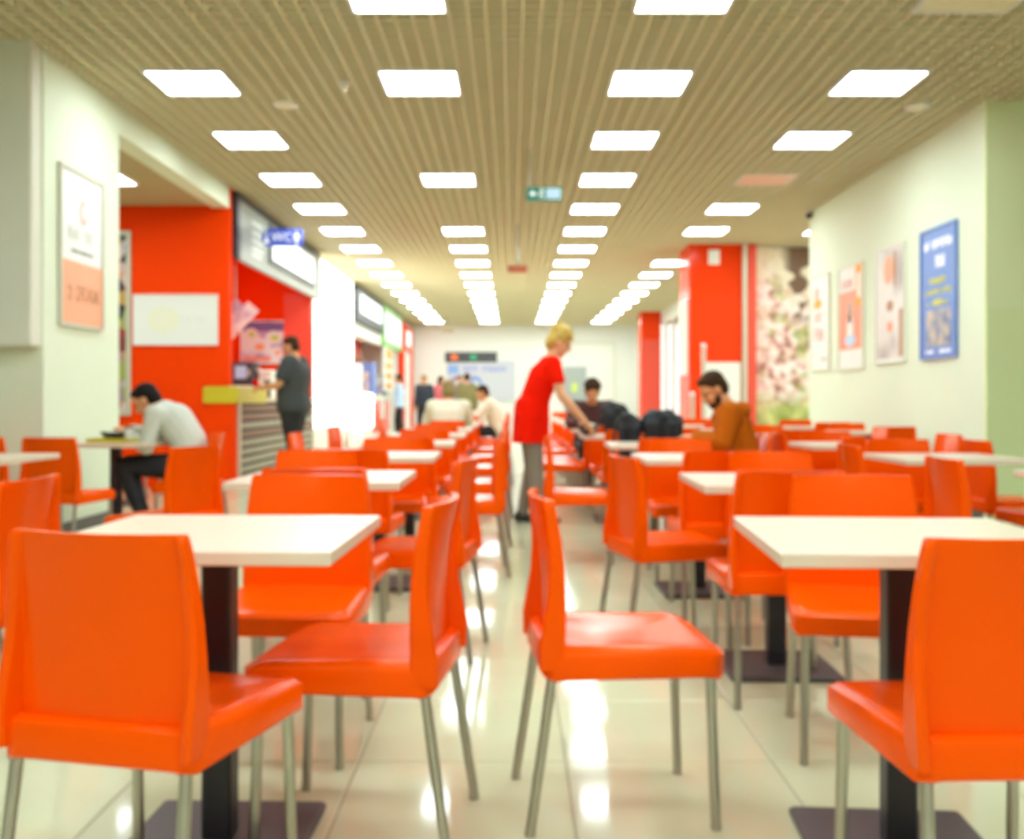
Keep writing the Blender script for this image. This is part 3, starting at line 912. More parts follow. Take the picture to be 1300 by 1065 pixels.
sprinkler(-1.32, 8.08, 'small sprinkler head in the ceiling between the two kiosk-side light rows')
sprinkler(3.45, 11.6, 'small sprinkler head in the ceiling above the poster wall')
for x, y, lab in ((-1.92, 8.69, 'round flat ceiling speaker on the kiosk side'), (3.47, 8.76, 'round flat ceiling speaker by the poster wall corner')):
    t = thing('ceiling_speaker', lab, 'speaker', (x, y, H))
    MB().lathe([(0.11, 0.02), (0.11, -0.006), (0.095, -0.012)], 20).build('rim', M['lightframe'], t, True)
    MB().lathe([(0.09, -0.008), (0.06, -0.014), (0.001, -0.015)], 20).build('grille', M['slat'], t, True)
t = thing('security_camera', 'small dark camera at the top corner of the poster wall', 'camera', (3.93, 13.55, H))
MB().lathe([(0.05, 0.0), (0.05, -0.04)], 14).build('mount', M['lightframe'], t, True)
MB().lathe([(0.045, -0.04), (0.045, -0.07), (0.03, -0.10), (0.001, -0.115)], 14).build('dome', M['dark'], t, True)
# alcove lamp, and added unseen lights that brighten alcove and kiosk
def lamp(x, y, z, sc, label):
    t = thing('ceiling_light', label, 'light', (x, y, z))
    for nm, me in (('frame', L_frame), ('diffuser', L_diff)):
        o = bpy.data.objects.new(nm, me)
        COL.objects.link(o)
        o.parent = t
        o.scale = (sc, sc, 1)
        o.location = (0, 0, -0.012)


lamp(-4.20, 10.6, 3.34, 0.8, 'square ceiling light inside the red alcove behind the soffit')
lamp(-5.2, 10.6, 3.34, 1.0, 'added square fill light, unseen, deeper in the red alcove')  # added to brighten the alcove, out of view
lamp(-3.84, 13.4, 3.45, 0.8, 'added square fill light hidden under the kiosk ceiling behind the menu board')  # this and the next are added to brighten the kiosk interior
lamp(-3.84, 15.4, 3.45, 0.8, 'added unseen fill light under the kiosk ceiling by the food poster')
# slim posts by the column
for i, (x, y, hh) in enumerate(((2.62, 14.0, 1.78), (2.50, 14.2, 1.12))):
    t = thing('barrier_post', ['tall slim pale post in front of the red column', 'short slim pale post in front of the red column'][i], 'post', (x, y, 0))
    MB().lathe([(0.12, 0), (0.12, 0.015), (0.03, 0.03)], 16).build('foot', M['base'], t, True)
    MB().tube([(0, 0, 0.02), (0, 0, hh)], 0.032, 12).build('upright', M['chrome'], t, True)
    MB().lathe([(0.036, hh - 0.02), (0.036, hh + 0.02), (0.015, hh + 0.035)], 12).build('cap', M['purewhite'], t, True)


# ------------------------------------------------------------------ chair (faces +Y)
def rrect(hw_f, hw_r, y0, y1, r, inset, n=5):
    """rounded quad, wider at the front (y1); returns [(x, y)] counter-clockwise"""
    pts = []
    cs = [(hw_f, y1, 0), (-hw_f, y1, PI / 2), (-hw_r, y0, PI), (hw_r, y0, 1.5 * PI)]
    for x, y, a0 in cs:
        sx, sy = (1 if x > 0 else -1), (1 if y > (y0 + y1) / 2 else -1)
        x -= sx * inset
        y -= sy * inset
        rr = max(r - inset * 0.3, 0.01)
        cx_, cy_ = x - sx * rr, y - sy * rr
        for k in range(n):
            a = a0 + PI / 2 * k / (n - 1)
            pts.append((cx_ + rr * math.cos(a), cy_ + rr * math.sin(a)))
    return pts


def make_chair():
    t = thing('dining_chair', 'orange chair', 'chair')
    del LABELS['orange chair']
    # seat: deep rim, dished top, waterfall front
    s = MB()
    loops = []
    for z, ins in ((0.415, 0.02), (0.392, 0.006), (0.40, 0.0), (0.43, 0.0), (0.448, 0.005), (0.456, 0.016), (0.456, 0.028), (0.449, 0.06), (0.442, 0.10), (0.438, 0.15)):
        l = []
        for x, y in rrect(0.222, 0.207, -0.235, 0.215, 0.045, ins):
            zz = z
            if z > 0.44 and y > 0.08:
                zz -= 0.022 * ((y - 0.08) / 0.135) ** 2
            if z < 0.41:                       # lower edge drops to the legs at the corners
                zz -= 0.022 * min(1, max(0, (abs(x) - 0.10) / 0.10)) * min(1, max(0, (abs(y) - 0.10) / 0.10))
            l.append((x, y, zz))
        loops.append(l)
    s.loft(loops)
    s.build('seat', M['orange'], t, True)
    # backrest: curved panel with side flanges that open towards the seat
    b = MB()
    loops = []
    lv = [(0.40, 0.205, -0.190, 0.055), (0.46, 0.209, -0.193, 0.055), (0.52, 0.208, -0.194, 0.046), (0.58, 0.205, -0.196, 0.036), (0.64, 0.201, -0.201, 0.030),
          (0.70, 0.196, -0.209, 0.026), (0.755, 0.191, -0.220, 0.023), (0.785, 0.187, -0.228, 0.021), (0.799, 0.184, -0.232, 0.019), (0.805, 0.180, -0.234, 0.016)]
    S = [-1, -0.97, -0.85, -0.6, -0.3, 0, 0.3, 0.6, 0.85, 0.97, 1]
    for i, (z, hw, yb, tf) in enumerate(lv):
        bow = 0.012 + 0.022 * (i / 9)
        fy = lambda q: yb + bow * q * q - 0.006 * (abs(q) > 0.98)
        l = [(hw * q, fy(q), z) for q in S]
        l.append((hw, fy(1) - tf, z))
        l.append((hw - 0.010, fy(1) - tf - 0.004, z))
        l.append((hw - 0.022, fy(1) - tf, z))
        for q in (0.86, 0.6, 0.3, 0, -0.3, -0.6, -0.86):
            l.append((hw * q, fy(q) - 0.015, z))
        l.append((-hw + 0.022, fy(1) - tf, z))
        l.append((-hw + 0.010, fy(1) - tf - 0.004, z))
        l.append((-hw, fy(1) - tf, z))
        loops.append(l)
    b.loft(loops)
    b.build('backrest', M['orange'], t, True)
    for sx in (-1, 1):
        MB().tube([(sx * 0.186, 0.178, 0.41), (sx * 0.190, 0.192, 0.02), (sx * 0.190, 0.193, 0.0)], [0.0125, 0.0125, 0.014], 10).build('leg', M['steel'], t, True)
        MB().tube([(sx * 0.178, -0.205, 0.41), (sx * 0.190, -0.262, 0.02), (sx * 0.190, -0.264, 0.0)], [0.0125, 0.0125, 0.014], 10).build('leg', M['steel'], t, True)
    return t


def make_table():
    t = thing('cafe_table', 'white table', 'table')
    del LABELS['white table']
    MB().bbox(-0.33, 0.33, -0.33, 0.33, 0.710, 0.740, 0.003).build('tabletop', M['top'], t)
    MB().bbox(-0.035, 0.035, -0.035, 0.035, 0.02, 0.702, 0.006).build('pole', M['black'], t)
    MB().bbox(-0.21, 0.21, -0.21, 0.21, 0.0, 0.022, 0.006).build('base_plate', M['base'], t)
    MB().box(-0.15, 0.15, -0.15, 0.15, 0.700, 0.710).build('mounting_plate', M['base'], t)
    return t


CH, TB = make_chair(), make_table()
used = {'c': False, 't': False}
GC, GT = 'orange dining chairs', 'square white tables'


def chair(x, y, deg, label, group=GC):
    rz = -math.radians(deg)
    if not used['c']:
        used['c'] = True
        CH.location, CH.rotation_euler = (x, y, 0), (0, 0, rz)
        return tag(CH, label, 'chair', group)
    return dup(CH, (x, y, 0), rz, label, group)


def table(x, y, deg, label, group=GT):
    rz = -math.radians(deg)
    if not used['t']:
        used['t'] = True
        TB.location, TB.rotation_euler = (x, y, 0), (0, 0, rz)
        return tag(TB, label, 'table', group)
    return dup(TB, (x, y, 0), rz, label, group)


rn = random.Random(3)


def jit(a):
    return rn.uniform(-a, a)


# --- aisle row on the kiosk side
LA = [(-0.69, 2.42), (-0.75, 4.15), (-0.75, 5.80), (-0.75, 7.50), (-0.75, 9.2), (-0.75, 10.9), (-0.75, 12.6), (-0.75, 14.3), (-0.75, 16.0), (-0.75, 17.7), (-0.75, 19.4)]
special = {
    (0, 'N'): (-0.712, 2.10, 14), (0, 'F'): (-0.67, 3.11, 183), (0, 'A'): (-0.385, 2.54, -83),
    (1, 'N'): (-0.70, 3.86, 1), (1, 'F'): (-0.93, 4.74, 176), (1, 'A'): (-0.40, 4.28, -82),
    (2, 'N'): (-0.80, 5.34, 2), (2, 'A'): (-0.295, 6.20, -94),
}
side_name = {'N': 'near side', 'F': 'far side', 'A': 'aisle side', 'W': 'wall side'}


def row(tabs, rowname, spec, aisle, skip=(), wall_seats=(), tab_rot=None, aisle_seats=None):
    for i, (x, y) in enumerate(tabs):
        table(x, y, (tab_rot or {}).get(i, jit(1.5)), f'square white table, {ORD[i]} from the front in the {rowname}')
        for s in 'NFAW':
            if (i, s) in skip or (s == 'W' and i not in wall_seats) or (s == 'A' and aisle_seats is not None and i not in aisle_seats):
                continue
            if (i, s) in spec:
                cx_, cy_, a = spec[(i, s)]
            elif s == 'N':
                cx_, cy_, a = x + jit(0.05), y - 0.47 + jit(0.02), jit(4)
            elif s == 'F':
                cx_, cy_, a = x + jit(0.05), y + 0.47 + jit(0.02), 180 + jit(4)
            elif s == 'A':
                cx_, cy_, a = x + aisle * (0.47 + jit(0.02)), y + jit(0.03), -90 * aisle + jit(4)
            else:
                cx_, cy_, a = x - aisle * (0.62 + jit(0.03)), y + jit(0.03), 90 * aisle + jit(4)
            chair(cx_, cy_, a, f'orange plastic chair on the {side_name[s]} of the {ORD[i]} table, {rowname}')


row(LA, 'aisle row by the kiosks', special, 1, wall_seats=(3, 4, 6), tab_rot={0: 1.5})
# --- aisle row on the poster side
RA = [(0.895, 2.37), (1.03, 4.0), (1.02, 5.6), (1.0, 7.2), (0.93, 8.95), (0.95, 10.65), (0.95, 12.35), (0.95, 14.05), (0.95, 15.75), (0.95, 17.45), (0.95, 19.15)]
special = {
    (0, 'N'): (0.905, 2.03, -2), (0, 'F'): (1.06, 3.10, 190), (0, 'A'): (0.29, 2.675, 85),
    (1, 'N'): (0.96, 3.73, 1), (1, 'F'): (1.20, 4.56, 181), (1, 'A'): (0.69, 4.47, 77),
    (3, 'A'): (0.45, 6.72, 91), (3, 'W'): (1.53, 7.08, -88), (4, 'A'): (0.46, 9.75, 92),
}
row(RA, 'aisle row by the posters', special, -1, wall_seats=(3,), tab_rot={0: 4.0}, skip=((2, 'A'),))
# --- second row on the poster side
RB = [(2.55, 4.2), (2.36, 5.6), (2.35, 7.2), (2.35, 8.95), (2.35, 10.65), (2.35, 12.35)]
special = {
    (0, 'A'): (2.03, 4.3, 92), (1, 'A'): (2.06, 5.6, 91), (2, 'A'): (2.08, 7.2, 88),
    (2, 'W'): (2.86, 7.2, -91), (3, 'W'): (2.93, 8.72, -87),
}
row(RB, 'second row by the posters', special, -1, wall_seats=(2, 3), skip=((0, 'N'), (0, 'F'), (1, 'N')), aisle_seats=(0, 1, 2, 4))
chair(2.92, 5.55, 1, 'orange chair with its back to the view, by the green wall corner, in front')
chair(3.02, 6.2, 90, 'orange chair turned to the green wall corner, behind another chair')
# --- third row against the poster wall
RC = [(3.45, 9.9), (3.45, 11.7)]
row(RC, 'row against the poster wall', {}, -1, aisle_seats=())
# --- kiosk-side wall seats
table(-2.95, 5.6, 1, 'white table at the picture edge before the grey wall panel')
chair(-1.86, 5.45, -68, 'orange chair standing alone behind the first kiosk-side table, its back to the aisle')
chair(-1.72, 3.2, -88, 'orange chair cut by the picture edge behind the large front chair')
chair(-2.94, 6.80, 10, 'orange chair turned towards the table of the bent-over man')
chair(-3.50, 6.92, 3, 'orange chair in front of the grey wall panel')
table(-2.90, 7.5, 0, 'white table with a tray at which the bent-over man eats')
chair(-2.40, 7.6, -92, 'orange chair on which the bent-over man sits')
chair(-4.0, 10.85, 180, 'orange chair standing in the red alcove')
table(-4.0, 10.3, 0, 'white table standing in the red alcove')


# ------------------------------------------------------------------ people
def capsule(p0, p1, r0, r1, n=12, k=4):
    p0, p1 = Vector(p0), Vector(p1)
    d = p1 - p0
    L = d.length
    d = d.normalized() if L > 1e-6 else Vector((0, 0, 1))
    a = d.orthogonal().normalized()
    b = d.cross(a)
    prof = []
    for i in range(k + 1):
        t = PI / 2 * i / k
        prof.append((p0 - d * r0 * math.cos(t), max(r0 * math.sin(t), 0.0004)))
    for i in range(k + 1):
        t = PI / 2 * i / k
        prof.append((p1 + d * r1 * math.sin(t), max(r1 * math.cos(t), 0.0004)))
    return [[tuple(c + r * (math.cos(q) * a + math.sin(q) * b)) for q in [2 * PI * j / n for j in range(n)]] for c, r in prof]


def ellipsoid(c, rx, ry, rz, R=None, n=16, k=9):
    c = Vector(c)
    loops = []
    for i in range(k + 1):
        t = PI * i / k
        z, r = -math.cos(t), max(math.sin(t), 0.003)
        l = []
        for j in range(n):
            v = Vector((rx * r * math.cos(2 * PI * j / n), ry * r * math.sin(2 * PI * j / n), rz * z))
            l.append(tuple(c + ((R @ v) if R is not None else v)))
        loops.append(l)
    return loops


def remesh(shapes, voxel, smooth=4):
    b = MB()
    for l in shapes:
        b.loft(l)
    o = b.build('tmp', M['skin'])
    m = o.modifiers.new('r', 'REMESH')
    m.mode = 'VOXEL'
    m.voxel_size = voxel
    m.use_smooth_shade = True
    if smooth:
        s = o.modifiers.new('s', 'SMOOTH')
        s.factor = 0.5
        s.iterations = smooth
    dg = bpy.context.evaluated_depsgraph_get()
    me = bpy.data.meshes.new_from_object(o.evaluated_get(dg))
    old = o.data
    bpy.data.objects.remove(o)
    bpy.data.meshes.remove(old)
    return me


def finish(me, name, m, parent):
    me.name = name
    me.materials.clear()
    me.materials.append(m)
    me.polygons.foreach_set('use_smooth', [True] * len(me.polygons))
    o = bpy.data.objects.new(name, me)
    COL.objects.link(o)
    o.parent = parent
    return o


def person(name, label, loc, face, J, skin, clothes, hair, hairstyle='short', voxel=0.009, s=1.0, beard=None, extra=None, group=None, bulk=1.0):
    """J: joints in local space (x to the figure's right, y forward). clothes: {part: (tags, offset, material)}"""
    t = thing(name, label, 'person', (loc[0], loc[1], loc[2] if len(loc) > 2 else 0), -math.radians(face), group)
    V = {k: Vector(v) for k, v in J.items()}
    shapes, caps = [], []

    def cap(a, b, r0, r1, tg):
        a, b = Vector(a), Vector(b)
        shapes.append(capsule(a, b, r0, r1))
        caps.append((a, b, r0, r1, tg))

    def ell(c, rx, ry, rz, R, tg):
        shapes.append(ellipsoid(c, rx, ry, rz, R))
        caps.append((Vector(c), Vector(c) + Vector((0, 0, 1e-4)), (rx + ry + rz) / 3, (rx + ry + rz) / 3, tg))

    P, W, C, N = V['pelvis'], V['waist'], V['chest'], V['neck']
    side = Vector((1, 0, 0))
    cap(P, W, 0.112 * s * bulk, 0.104 * s * bulk, 'torso')
    cap(W, C, 0.104 * s * bulk, 0.116 * s * bulk, 'torso')
    cap(C, C.lerp(N, 0.6), 0.116 * s * bulk, 0.085 * s, 'torso')
    for u_ in (-0.045, 0.045):
        cap(W + side * u_ * s * bulk, C + side * u_ * 1.1 * s * bulk, 0.104 * s * bulk, 0.114 * s * bulk, 'torso')
    for sx, q in ((-1, 'l'), (1, 'r')):
        ps, ws, cs = P + side * sx * 0.075 * s, W + side * sx * 0.062 * s * bulk, C + side * sx * 0.080 * s * bulk
        cap(ps, ws, 0.112 * s * bulk, 0.100 * s * bulk, 'torso')
        cap(ws, cs, 0.100 * s * bulk, 0.108 * s * bulk, 'torso')
        sh = V['sh_' + q]
        cap(cs, C.lerp(N, 0.55) + side * sx * 0.07 * s, 0.105 * s * bulk, 0.075 * s, 'torso')
        cap(C.lerp(N, 0.6), sh, 0.070 * s, 0.058 * s, 'torso')
        cap(cs, sh, 0.085 * s, 0.060 * s, 'torso')
        # arm
        el, wr = V['el_' + q], V['wr_' + q]
        mid = sh.lerp(el, 0.6)
        cap(sh, mid, 0.058 * s * bulk, 0.047 * s * bulk, 'sleeve')
        cap(mid, el, 0.047 * s, 0.040 * s, 'arm')
        cap(el, el.lerp(wr, 0.35), 0.041 * s, 0.041 * s, 'arm')
        cap(el.lerp(wr, 0.35), wr, 0.041 * s, 0.027 * s, 'arm')
        # hand: palm + four fingers + thumb
        d = V.get('hd_' + q, wr - el).normalized()
        nrm = V.get('hn_' + q, Vector((0, 0, -1)))
        nrm = (nrm - d * nrm.dot(d)).normalized()
        lat = d.cross(nrm).normalized()
        th = lat if (lat.dot(-side * sx) > 0) else -lat       # thumb side points to the body midline
        pl = 0.088 * s
        for k in range(4):
            o_ = th * (0.030 - 0.020 * k) * s
            kn = wr + d * pl + o_
            cap(wr + d * 0.012 * s + o_ * 0.75, kn, 0.0155 * s, 0.0125 * s, 'hand')
            fl = [0.066, 0.075, 0.070, 0.055][k] * s
            m1 = kn + (d * 0.90 + nrm * 0.42) * fl * 0.5
            m2 = m1 + (d * 0.55 + nrm * 0.83) * fl * 0.5
            cap(kn, m1, 0.0105 * s, 0.0095 * s, 'hand')
            cap(m1, m2, 0.0095 * s, 0.008 * s, 'hand')
        t0 = wr + d * 0.030 * s + th * 0.030 * s
        t1 = t0 + (d * 0.7 + th * 0.6 + nrm * 0.25) * 0.042 * s
        t2 = t1 + (d * 0.85 + th * 0.1 + nrm * 0.45) * 0.034 * s
        cap(wr + d * 0.02 * s + th * 0.01 * s, t0, 0.016 * s, 0.015 * s, 'hand')
        cap(t0, t1, 0.0145 * s, 0.0115 * s, 'hand')
        cap(t1, t2, 0.0115 * s, 0.009 * s, 'hand')
        # leg
        hp, kn, an = V['hip_' + q], V['kn_' + q], V['an_' + q]
        cap(P + side * sx * 0.05 * s, hp, 0.11 * s * bulk, 0.092 * s * bulk, 'hips')
        cap(hp, hp.lerp(kn, 0.5), 0.092 * s * bulk, 0.075 * s * bulk, 'thigh')
        cap(hp.lerp(kn, 0.5), kn, 0.075 * s * bulk, 0.055 * s, 'thigh')
        cap(kn, kn.lerp(an, 0.35), 0.055 * s, 0.055 * s, 'shin')
        cap(kn.lerp(an, 0.35), an, 0.055 * s, 0.038 * s, 'shin')
        fd = V.get('ft_' + q, Vector((0, 1, 0))).normalized()
        heel = Vector((an.x, an.y, max(an.z - 0.05 * s, 0.032))) - fd * 0.045 * s
        ball = Vector((heel.x, heel.y, heel.z - 0.004)) + fd * 0.155 * s
        cap(an, heel, 0.036 * s, 0.030, 'foot')
        cap(heel, ball, 0.030, 0.030, 'foot')
        cap(ball, ball + fd * 0.055 * s, 0.030, 0.022, 'foot')
        cap(ball + side * 0.018, ball - side * 0.018, 0.028, 0.028, 'foot')
    # neck and head
    Hc = V['head']
    f = V['look'].normalized()
    rt = f.cross(Vector((0, 0, 1)))
    rt = rt.normalized()
    up = rt.cross(f).normalized()
    R = Matrix((rt, f, up)).transposed()
    at = lambda x, y, z: Hc + R @ Vector((x * s, y * s, z * s))
    cap(N - (Hc - N) * 0.25, N.lerp(at(0, -0.025, -0.06), 0.85), 0.060 * s, 0.055 * s, 'neck')
    ell(at(0, -0.012, 0.028), 0.074 * s, 0.094 * s, 0.088 * s, R, 'head')
    ell(at(0, 0.022, -0.035), 0.058 * s, 0.066 * s, 0.078 * s, R, 'head')
    ell(at(0, 0.058, -0.088), 0.030 * s, 0.026 * s, 0.026 * s, R, 'head')
    cap(at(0, 0.082, 0.010), at(0, 0.104, -0.030), 0.010 * s, 0.014 * s, 'head')
    for sx in (-1, 1):
        ell(at(sx * 0.078, -0.008, -0.012), 0.010 * s, 0.020 * s, 0.032 * s, R, 'head')
        cap(at(sx * 0.018, 0.078, 0.024), at(sx * 0.045, 0.068, 0.022), 0.010 * s, 0.009 * s, 'head')
        ell(at(sx * 0.034, 0.052, -0.030), 0.026 * s, 0.022 * s, 0.026 * s, R, 'head')
    me = remesh(shapes, voxel, 3)
    nv, nf = len(me.vertices), len(me.polygons)
    co = np.empty(nv * 3)
    me.vertices.foreach_get('co', co)
    co = co.reshape(-1, 3)
    no = np.empty(nv * 3)
    me.vertices.foreach_get('normal', no)
    no = no.reshape(-1, 3)
    best = np.full(nv, 1e9)
    tagv = np.zeros(nv, int)
    tags = sorted({c[4] for c in caps})
    for a, b, r0, r1, tg in caps:
        a_, b_ = np.array(a), np.array(b)
        ab = b_ - a_
        u = np.clip(((co - a_) @ ab) / max(ab @ ab, 1e-12), 0, 1)
        dist = np.linalg.norm(co - (a_ + u[:, None] * ab), axis=1) - (r0 + (r1 - r0) * u)
        m_ = dist < best
        best[m_] = dist[m_]
        tagv[m_] = tags.index(tg)
    faces = [tuple(p.vertices) for p in me.polygons]
    body = finish(me, 'body', M[skin], t)
    for part, (tg, off, mm) in clothes.items():
        ids = {tags.index(x) for x in tg if x in tags}
        keep = np.isin(tagv, list(ids))
        fs = [q for q in faces if sum(keep[i] for i in q) >= 2]
        idx = sorted({i for q in fs for i in q})
        mp = {i: k for k, i in enumerate(idx)}
        pos = np.array([co[i] + no[i] * off for i in idx])
        ec = {}
        for q in fs:
            for a_, b_ in zip(q, q[1:] + q[:1]):
                e_ = (min(a_, b_), max(a_, b_))
                ec[e_] = ec.get(e_, 0) + 1
        nb = {}
        for (a_, b_), k_ in ec.items():
            if k_ == 1:                                  # hem: even out the cut edge
                nb.setdefault(mp[a_], []).append(mp[b_])
                nb.setdefault(mp[b_], []).append(mp[a_])
        for _ in range(12):
            new = pos.copy()
            for a_, l_ in nb.items():
                new[a_] = pos[a_] * 0.5 + pos[l_].mean(axis=0) * 0.5
            pos = new
        m2 = bpy.data.meshes.new(part)
        m2.from_pydata([tuple(p_) for p_ in pos], [], [tuple(mp[i] for i in q) for q in fs])
        c = finish(m2, part, M[mm], t)
        so = c.modifiers.new('thickness', 'SOLIDIFY')
        so.thickness = off * 0.7
        so.offset = -1
    # eyes, mouth
    for sx in (-1, 1):
        MB().loft(ellipsoid(at(sx * 0.032, 0.072, 0.004), 0.0125 * s, 0.010 * s, 0.009 * s, R, 10, 6)).build('eye', M['eye'], t, True)
    MB().loft(ellipsoid(at(0, 0.082, -0.062), 0.022 * s, 0.008 * s, 0.007 * s, R, 10, 6)).build('mouth', M['lip'], t, True)
    # hair
    hs = []
    if hairstyle == 'short':
        hs = [ellipsoid(at(0, -0.026, 0.048), 0.082 * s, 0.094 * s, 0.082 * s, R), ellipsoid(at(0, -0.055, 0.0), 0.078 * s, 0.062 * s, 0.085 * s, R),
              ellipsoid(at(0, 0.030, 0.092), 0.056 * s, 0.045 * s, 0.026 * s, R)]
    elif hairstyle == 'full':
        r_ = random.Random(label)
        hs = [ellipsoid(at(0, -0.028, 0.050), 0.094 * s, 0.105 * s, 0.095 * s, R), ellipsoid(at(0, -0.060, -0.01), 0.092 * s, 0.070 * s, 0.10 * s, R)]
        for k in range(26):
            a, e = r_.uniform(0, 2 * PI), r_.uniform(0.15, 1.3)
            hs.append(ellipsoid(at(0.088 * math.cos(a) * math.cos(e), -0.03 + 0.098 * math.sin(a) * math.cos(e), 0.055 + 0.088 * math.sin(e)), 0.024 * s, 0.024 * s, 0.022 * s, R, 8, 5))
    elif hairstyle == 'long':
        hs = [ellipsoid(at(0, -0.026, 0.048), 0.088 * s, 0.100 * s, 0.086 * s, R), ellipsoid(at(0, -0.060, -0.04), 0.092 * s, 0.060 * s, 0.14 * s, R),
              ellipsoid(at(0.068, -0.02, -0.04), 0.026 * s, 0.045 * s, 0.11 * s, R), ellipsoid(at(-0.068, -0.02, -0.04), 0.026 * s, 0.045 * s, 0.11 * s, R)]
    if hs:
        finish(remesh(hs, 0.008, 3), 'hair', M[hair], t)
    if beard:
        bs = [ellipsoid(at(0, 0.046, -0.086), 0.050 * s, 0.042 * s, 0.040 * s, R), ellipsoid(at(0.052, 0.022, -0.064), 0.012 * s, 0.026 * s, 0.038 * s, R),
              ellipsoid(at(-0.052, 0.022, -0.064), 0.012 * s, 0.026 * s, 0.038 * s, R), ellipsoid(at(0, 0.082, -0.048), 0.026 * s, 0.012 * s, 0.008 * s, R)]
        finish(remesh(bs, 0.007, 2), 'beard', M[beard], t)
    if extra:
        for nm, sh, mm, vx, *cut in extra:
            me = remesh(sh, vx, 4)
            if cut:
                bm = bmesh.new()
                bm.from_mesh(me)
                r_ = bmesh.ops.bisect_plane(bm, geom=bm.verts[:] + bm.edges[:] + bm.faces[:], plane_co=(0, 0, cut[0]), plane_no=(0, 0, 1), clear_inner=True)
                bmesh.ops.holes_fill(bm, edges=[e for e in bm.edges if e.is_boundary])
                bm.to_mesh(me)
                bm.free()
            finish(me, nm, M[mm], t)
    return t


TROUSERS = ('hips', 'thigh', 'shin')


def standing(lean=0.0, s=1.0, arms=None, stride=0.06):
    k = s
    J = {'pelvis': (0, 0, 0.94 * k), 'waist': (0, 0.01 + lean * 0.3, 1.10 * k), 'chest': (0, 0.0 + lean * 0.7, 1.30 * k), 'neck': (0, -0.01 + lean, 1.47 * k),
         'head': (0, 0.03 + lean * 1.2, 1.63 * k), 'look': (0, 1, -0.1)}
    for sx, q in ((-1, 'l'), (1, 'r')):
        J['sh_' + q] = (sx * 0.185 * k, -0.01 + lean * 0.95, 1.42 * k)
        J['el_' + q] = (sx * 0.235 * k, -0.03 + lean * 0.8, 1.14 * k)
        J['wr_' + q] = (sx * 0.235 * k, 0.06 + lean * 0.8, 0.90 * k)
        J['hip_' + q] = (sx * 0.090 * k, 0.0, 0.90 * k)
        J['kn_' + q] = (sx * 0.100 * k, 0.02 + sx * stride, 0.49 * k)
        J['an_' + q] = (sx * 0.105 * k, -0.03 + sx * stride * 1.3, 0.085 * k)
    J.update(arms or {})
    return J


def seated(lean=0.12, arms=None, k=1.0):
    J = {'pelvis': (0, -0.06, 0.575), 'waist': (0, -0.05 + lean * 0.25, 0.73), 'chest': (0, -0.06 + lean * 0.7, 0.93), 'neck': (0, -0.05 + lean, 1.09),
         'head': (0, -0.01 + lean * 1.35, 1.24), 'look': (0, 1, -0.4)}
    for sx, q in ((-1, 'l'), (1, 'r')):
        J['sh_' + q] = (sx * 0.185, -0.05 + lean * 0.95, 1.05)
        J['el_' + q] = (sx * 0.24, 0.08 + lean, 0.84)
        J['wr_' + q] = (sx * 0.14, 0.30 + lean, 0.80)
        J['hip_' + q] = (sx * 0.085, -0.02, 0.555)
        J['kn_' + q] = (sx * 0.11, 0.40, 0.545)
        J['an_' + q] = (sx * 0.11, 0.36, 0.085)
    for n_ in ('waist', 'chest', 'neck', 'head', 'sh_l', 'sh_r', 'el_l', 'el_r'):
        x_, y_, z_ = J[n_]
        J[n_] = (x_, y_, 0.575 + (z_ - 0.575) * k)
    J.update(arms or {})
    return J


# the bent-over man eating at the wall table (faces -x)
J = {'pelvis': (0, -0.03, 0.575), 'waist': (0, -0.02, 0.74), 'chest': (0, 0.09, 0.90), 'neck': (0, 0.19, 0.985), 'head': (0, 0.295, 1.04), 'look': (0, 0.80, -0.60),
     'sh_l': (-0.185, 0.17, 0.945), 'el_l': (-0.235, 0.21, 0.70), 'wr_l': (-0.10, 0.40, 0.80),
     'sh_r': (0.185, 0.17, 0.945), 'el_r': (0.25, 0.25, 0.775), 'wr_r': (0.09, 0.43, 0.825),
     'hip_l': (-0.085, 0.0, 0.555), 'kn_l': (-0.12, 0.42, 0.56), 'an_l': (-0.13, 0.22, 0.085),
     'hip_r': (0.085, 0.0, 0.555), 'kn_r': (0.10, 0.46, 0.57), 'an_r': (0.10, 0.34, 0.085)}
person('person', 'man in a pale grey jumper bent over his food at the wall table', (-2.42, 7.6), -90, J, 'skin',
       {'jumper': (('torso', 'sleeve', 'arm'), 0.012, 'shirtgrey'), 'trousers': (TROUSERS, 0.010, 'trousers'), 'shoes': (('foot',), 0.006, 'shoe')},
       'hairblack', 'short', 0.008)

# the man at the kiosk counter
J = standing(0.0, 1.04, {'el_l': (-0.27, 0.10, 1.22), 'wr_l': (-0.16, 0.34, 1.19), 'el_r': (0.26, 0.06, 1.20), 'wr_r': (0.14, 0.32, 1.20), 'look': (0.0, 1, -0.32), 'head': (0, 0.045, 1.685), 'bulk': 1.0}, 0.03)
J['hn_l'] = (0, 0, -1)
person('person', 'stout man in charcoal T-shirt and black trousers standing at the kiosk counter', (-2.63, 12.35), -84, {k: v for k, v in J.items() if k != 'bulk'}, 'skin',
       {'tee_shirt': (('torso', 'sleeve', 'hips'), 0.030, 'teedark'), 'trousers': (TROUSERS, 0.014, 'trousers'), 'shoes': (('foot',), 0.006, 'shoe')},
       'hairbrown', 'short', 0.009, bulk=1.40)
t = thing('red_cup', 'small red cup at the hand of the man at the counter', 'cup', (-3.12, 12.47, 1.20))
MB().lathe([(0.028, 0), (0.034, 0.08), (0.037, 0.09), (0.030, 0.086), (0.024, 0.01)], 14).build('cup_body', M['redtop'], t, True)

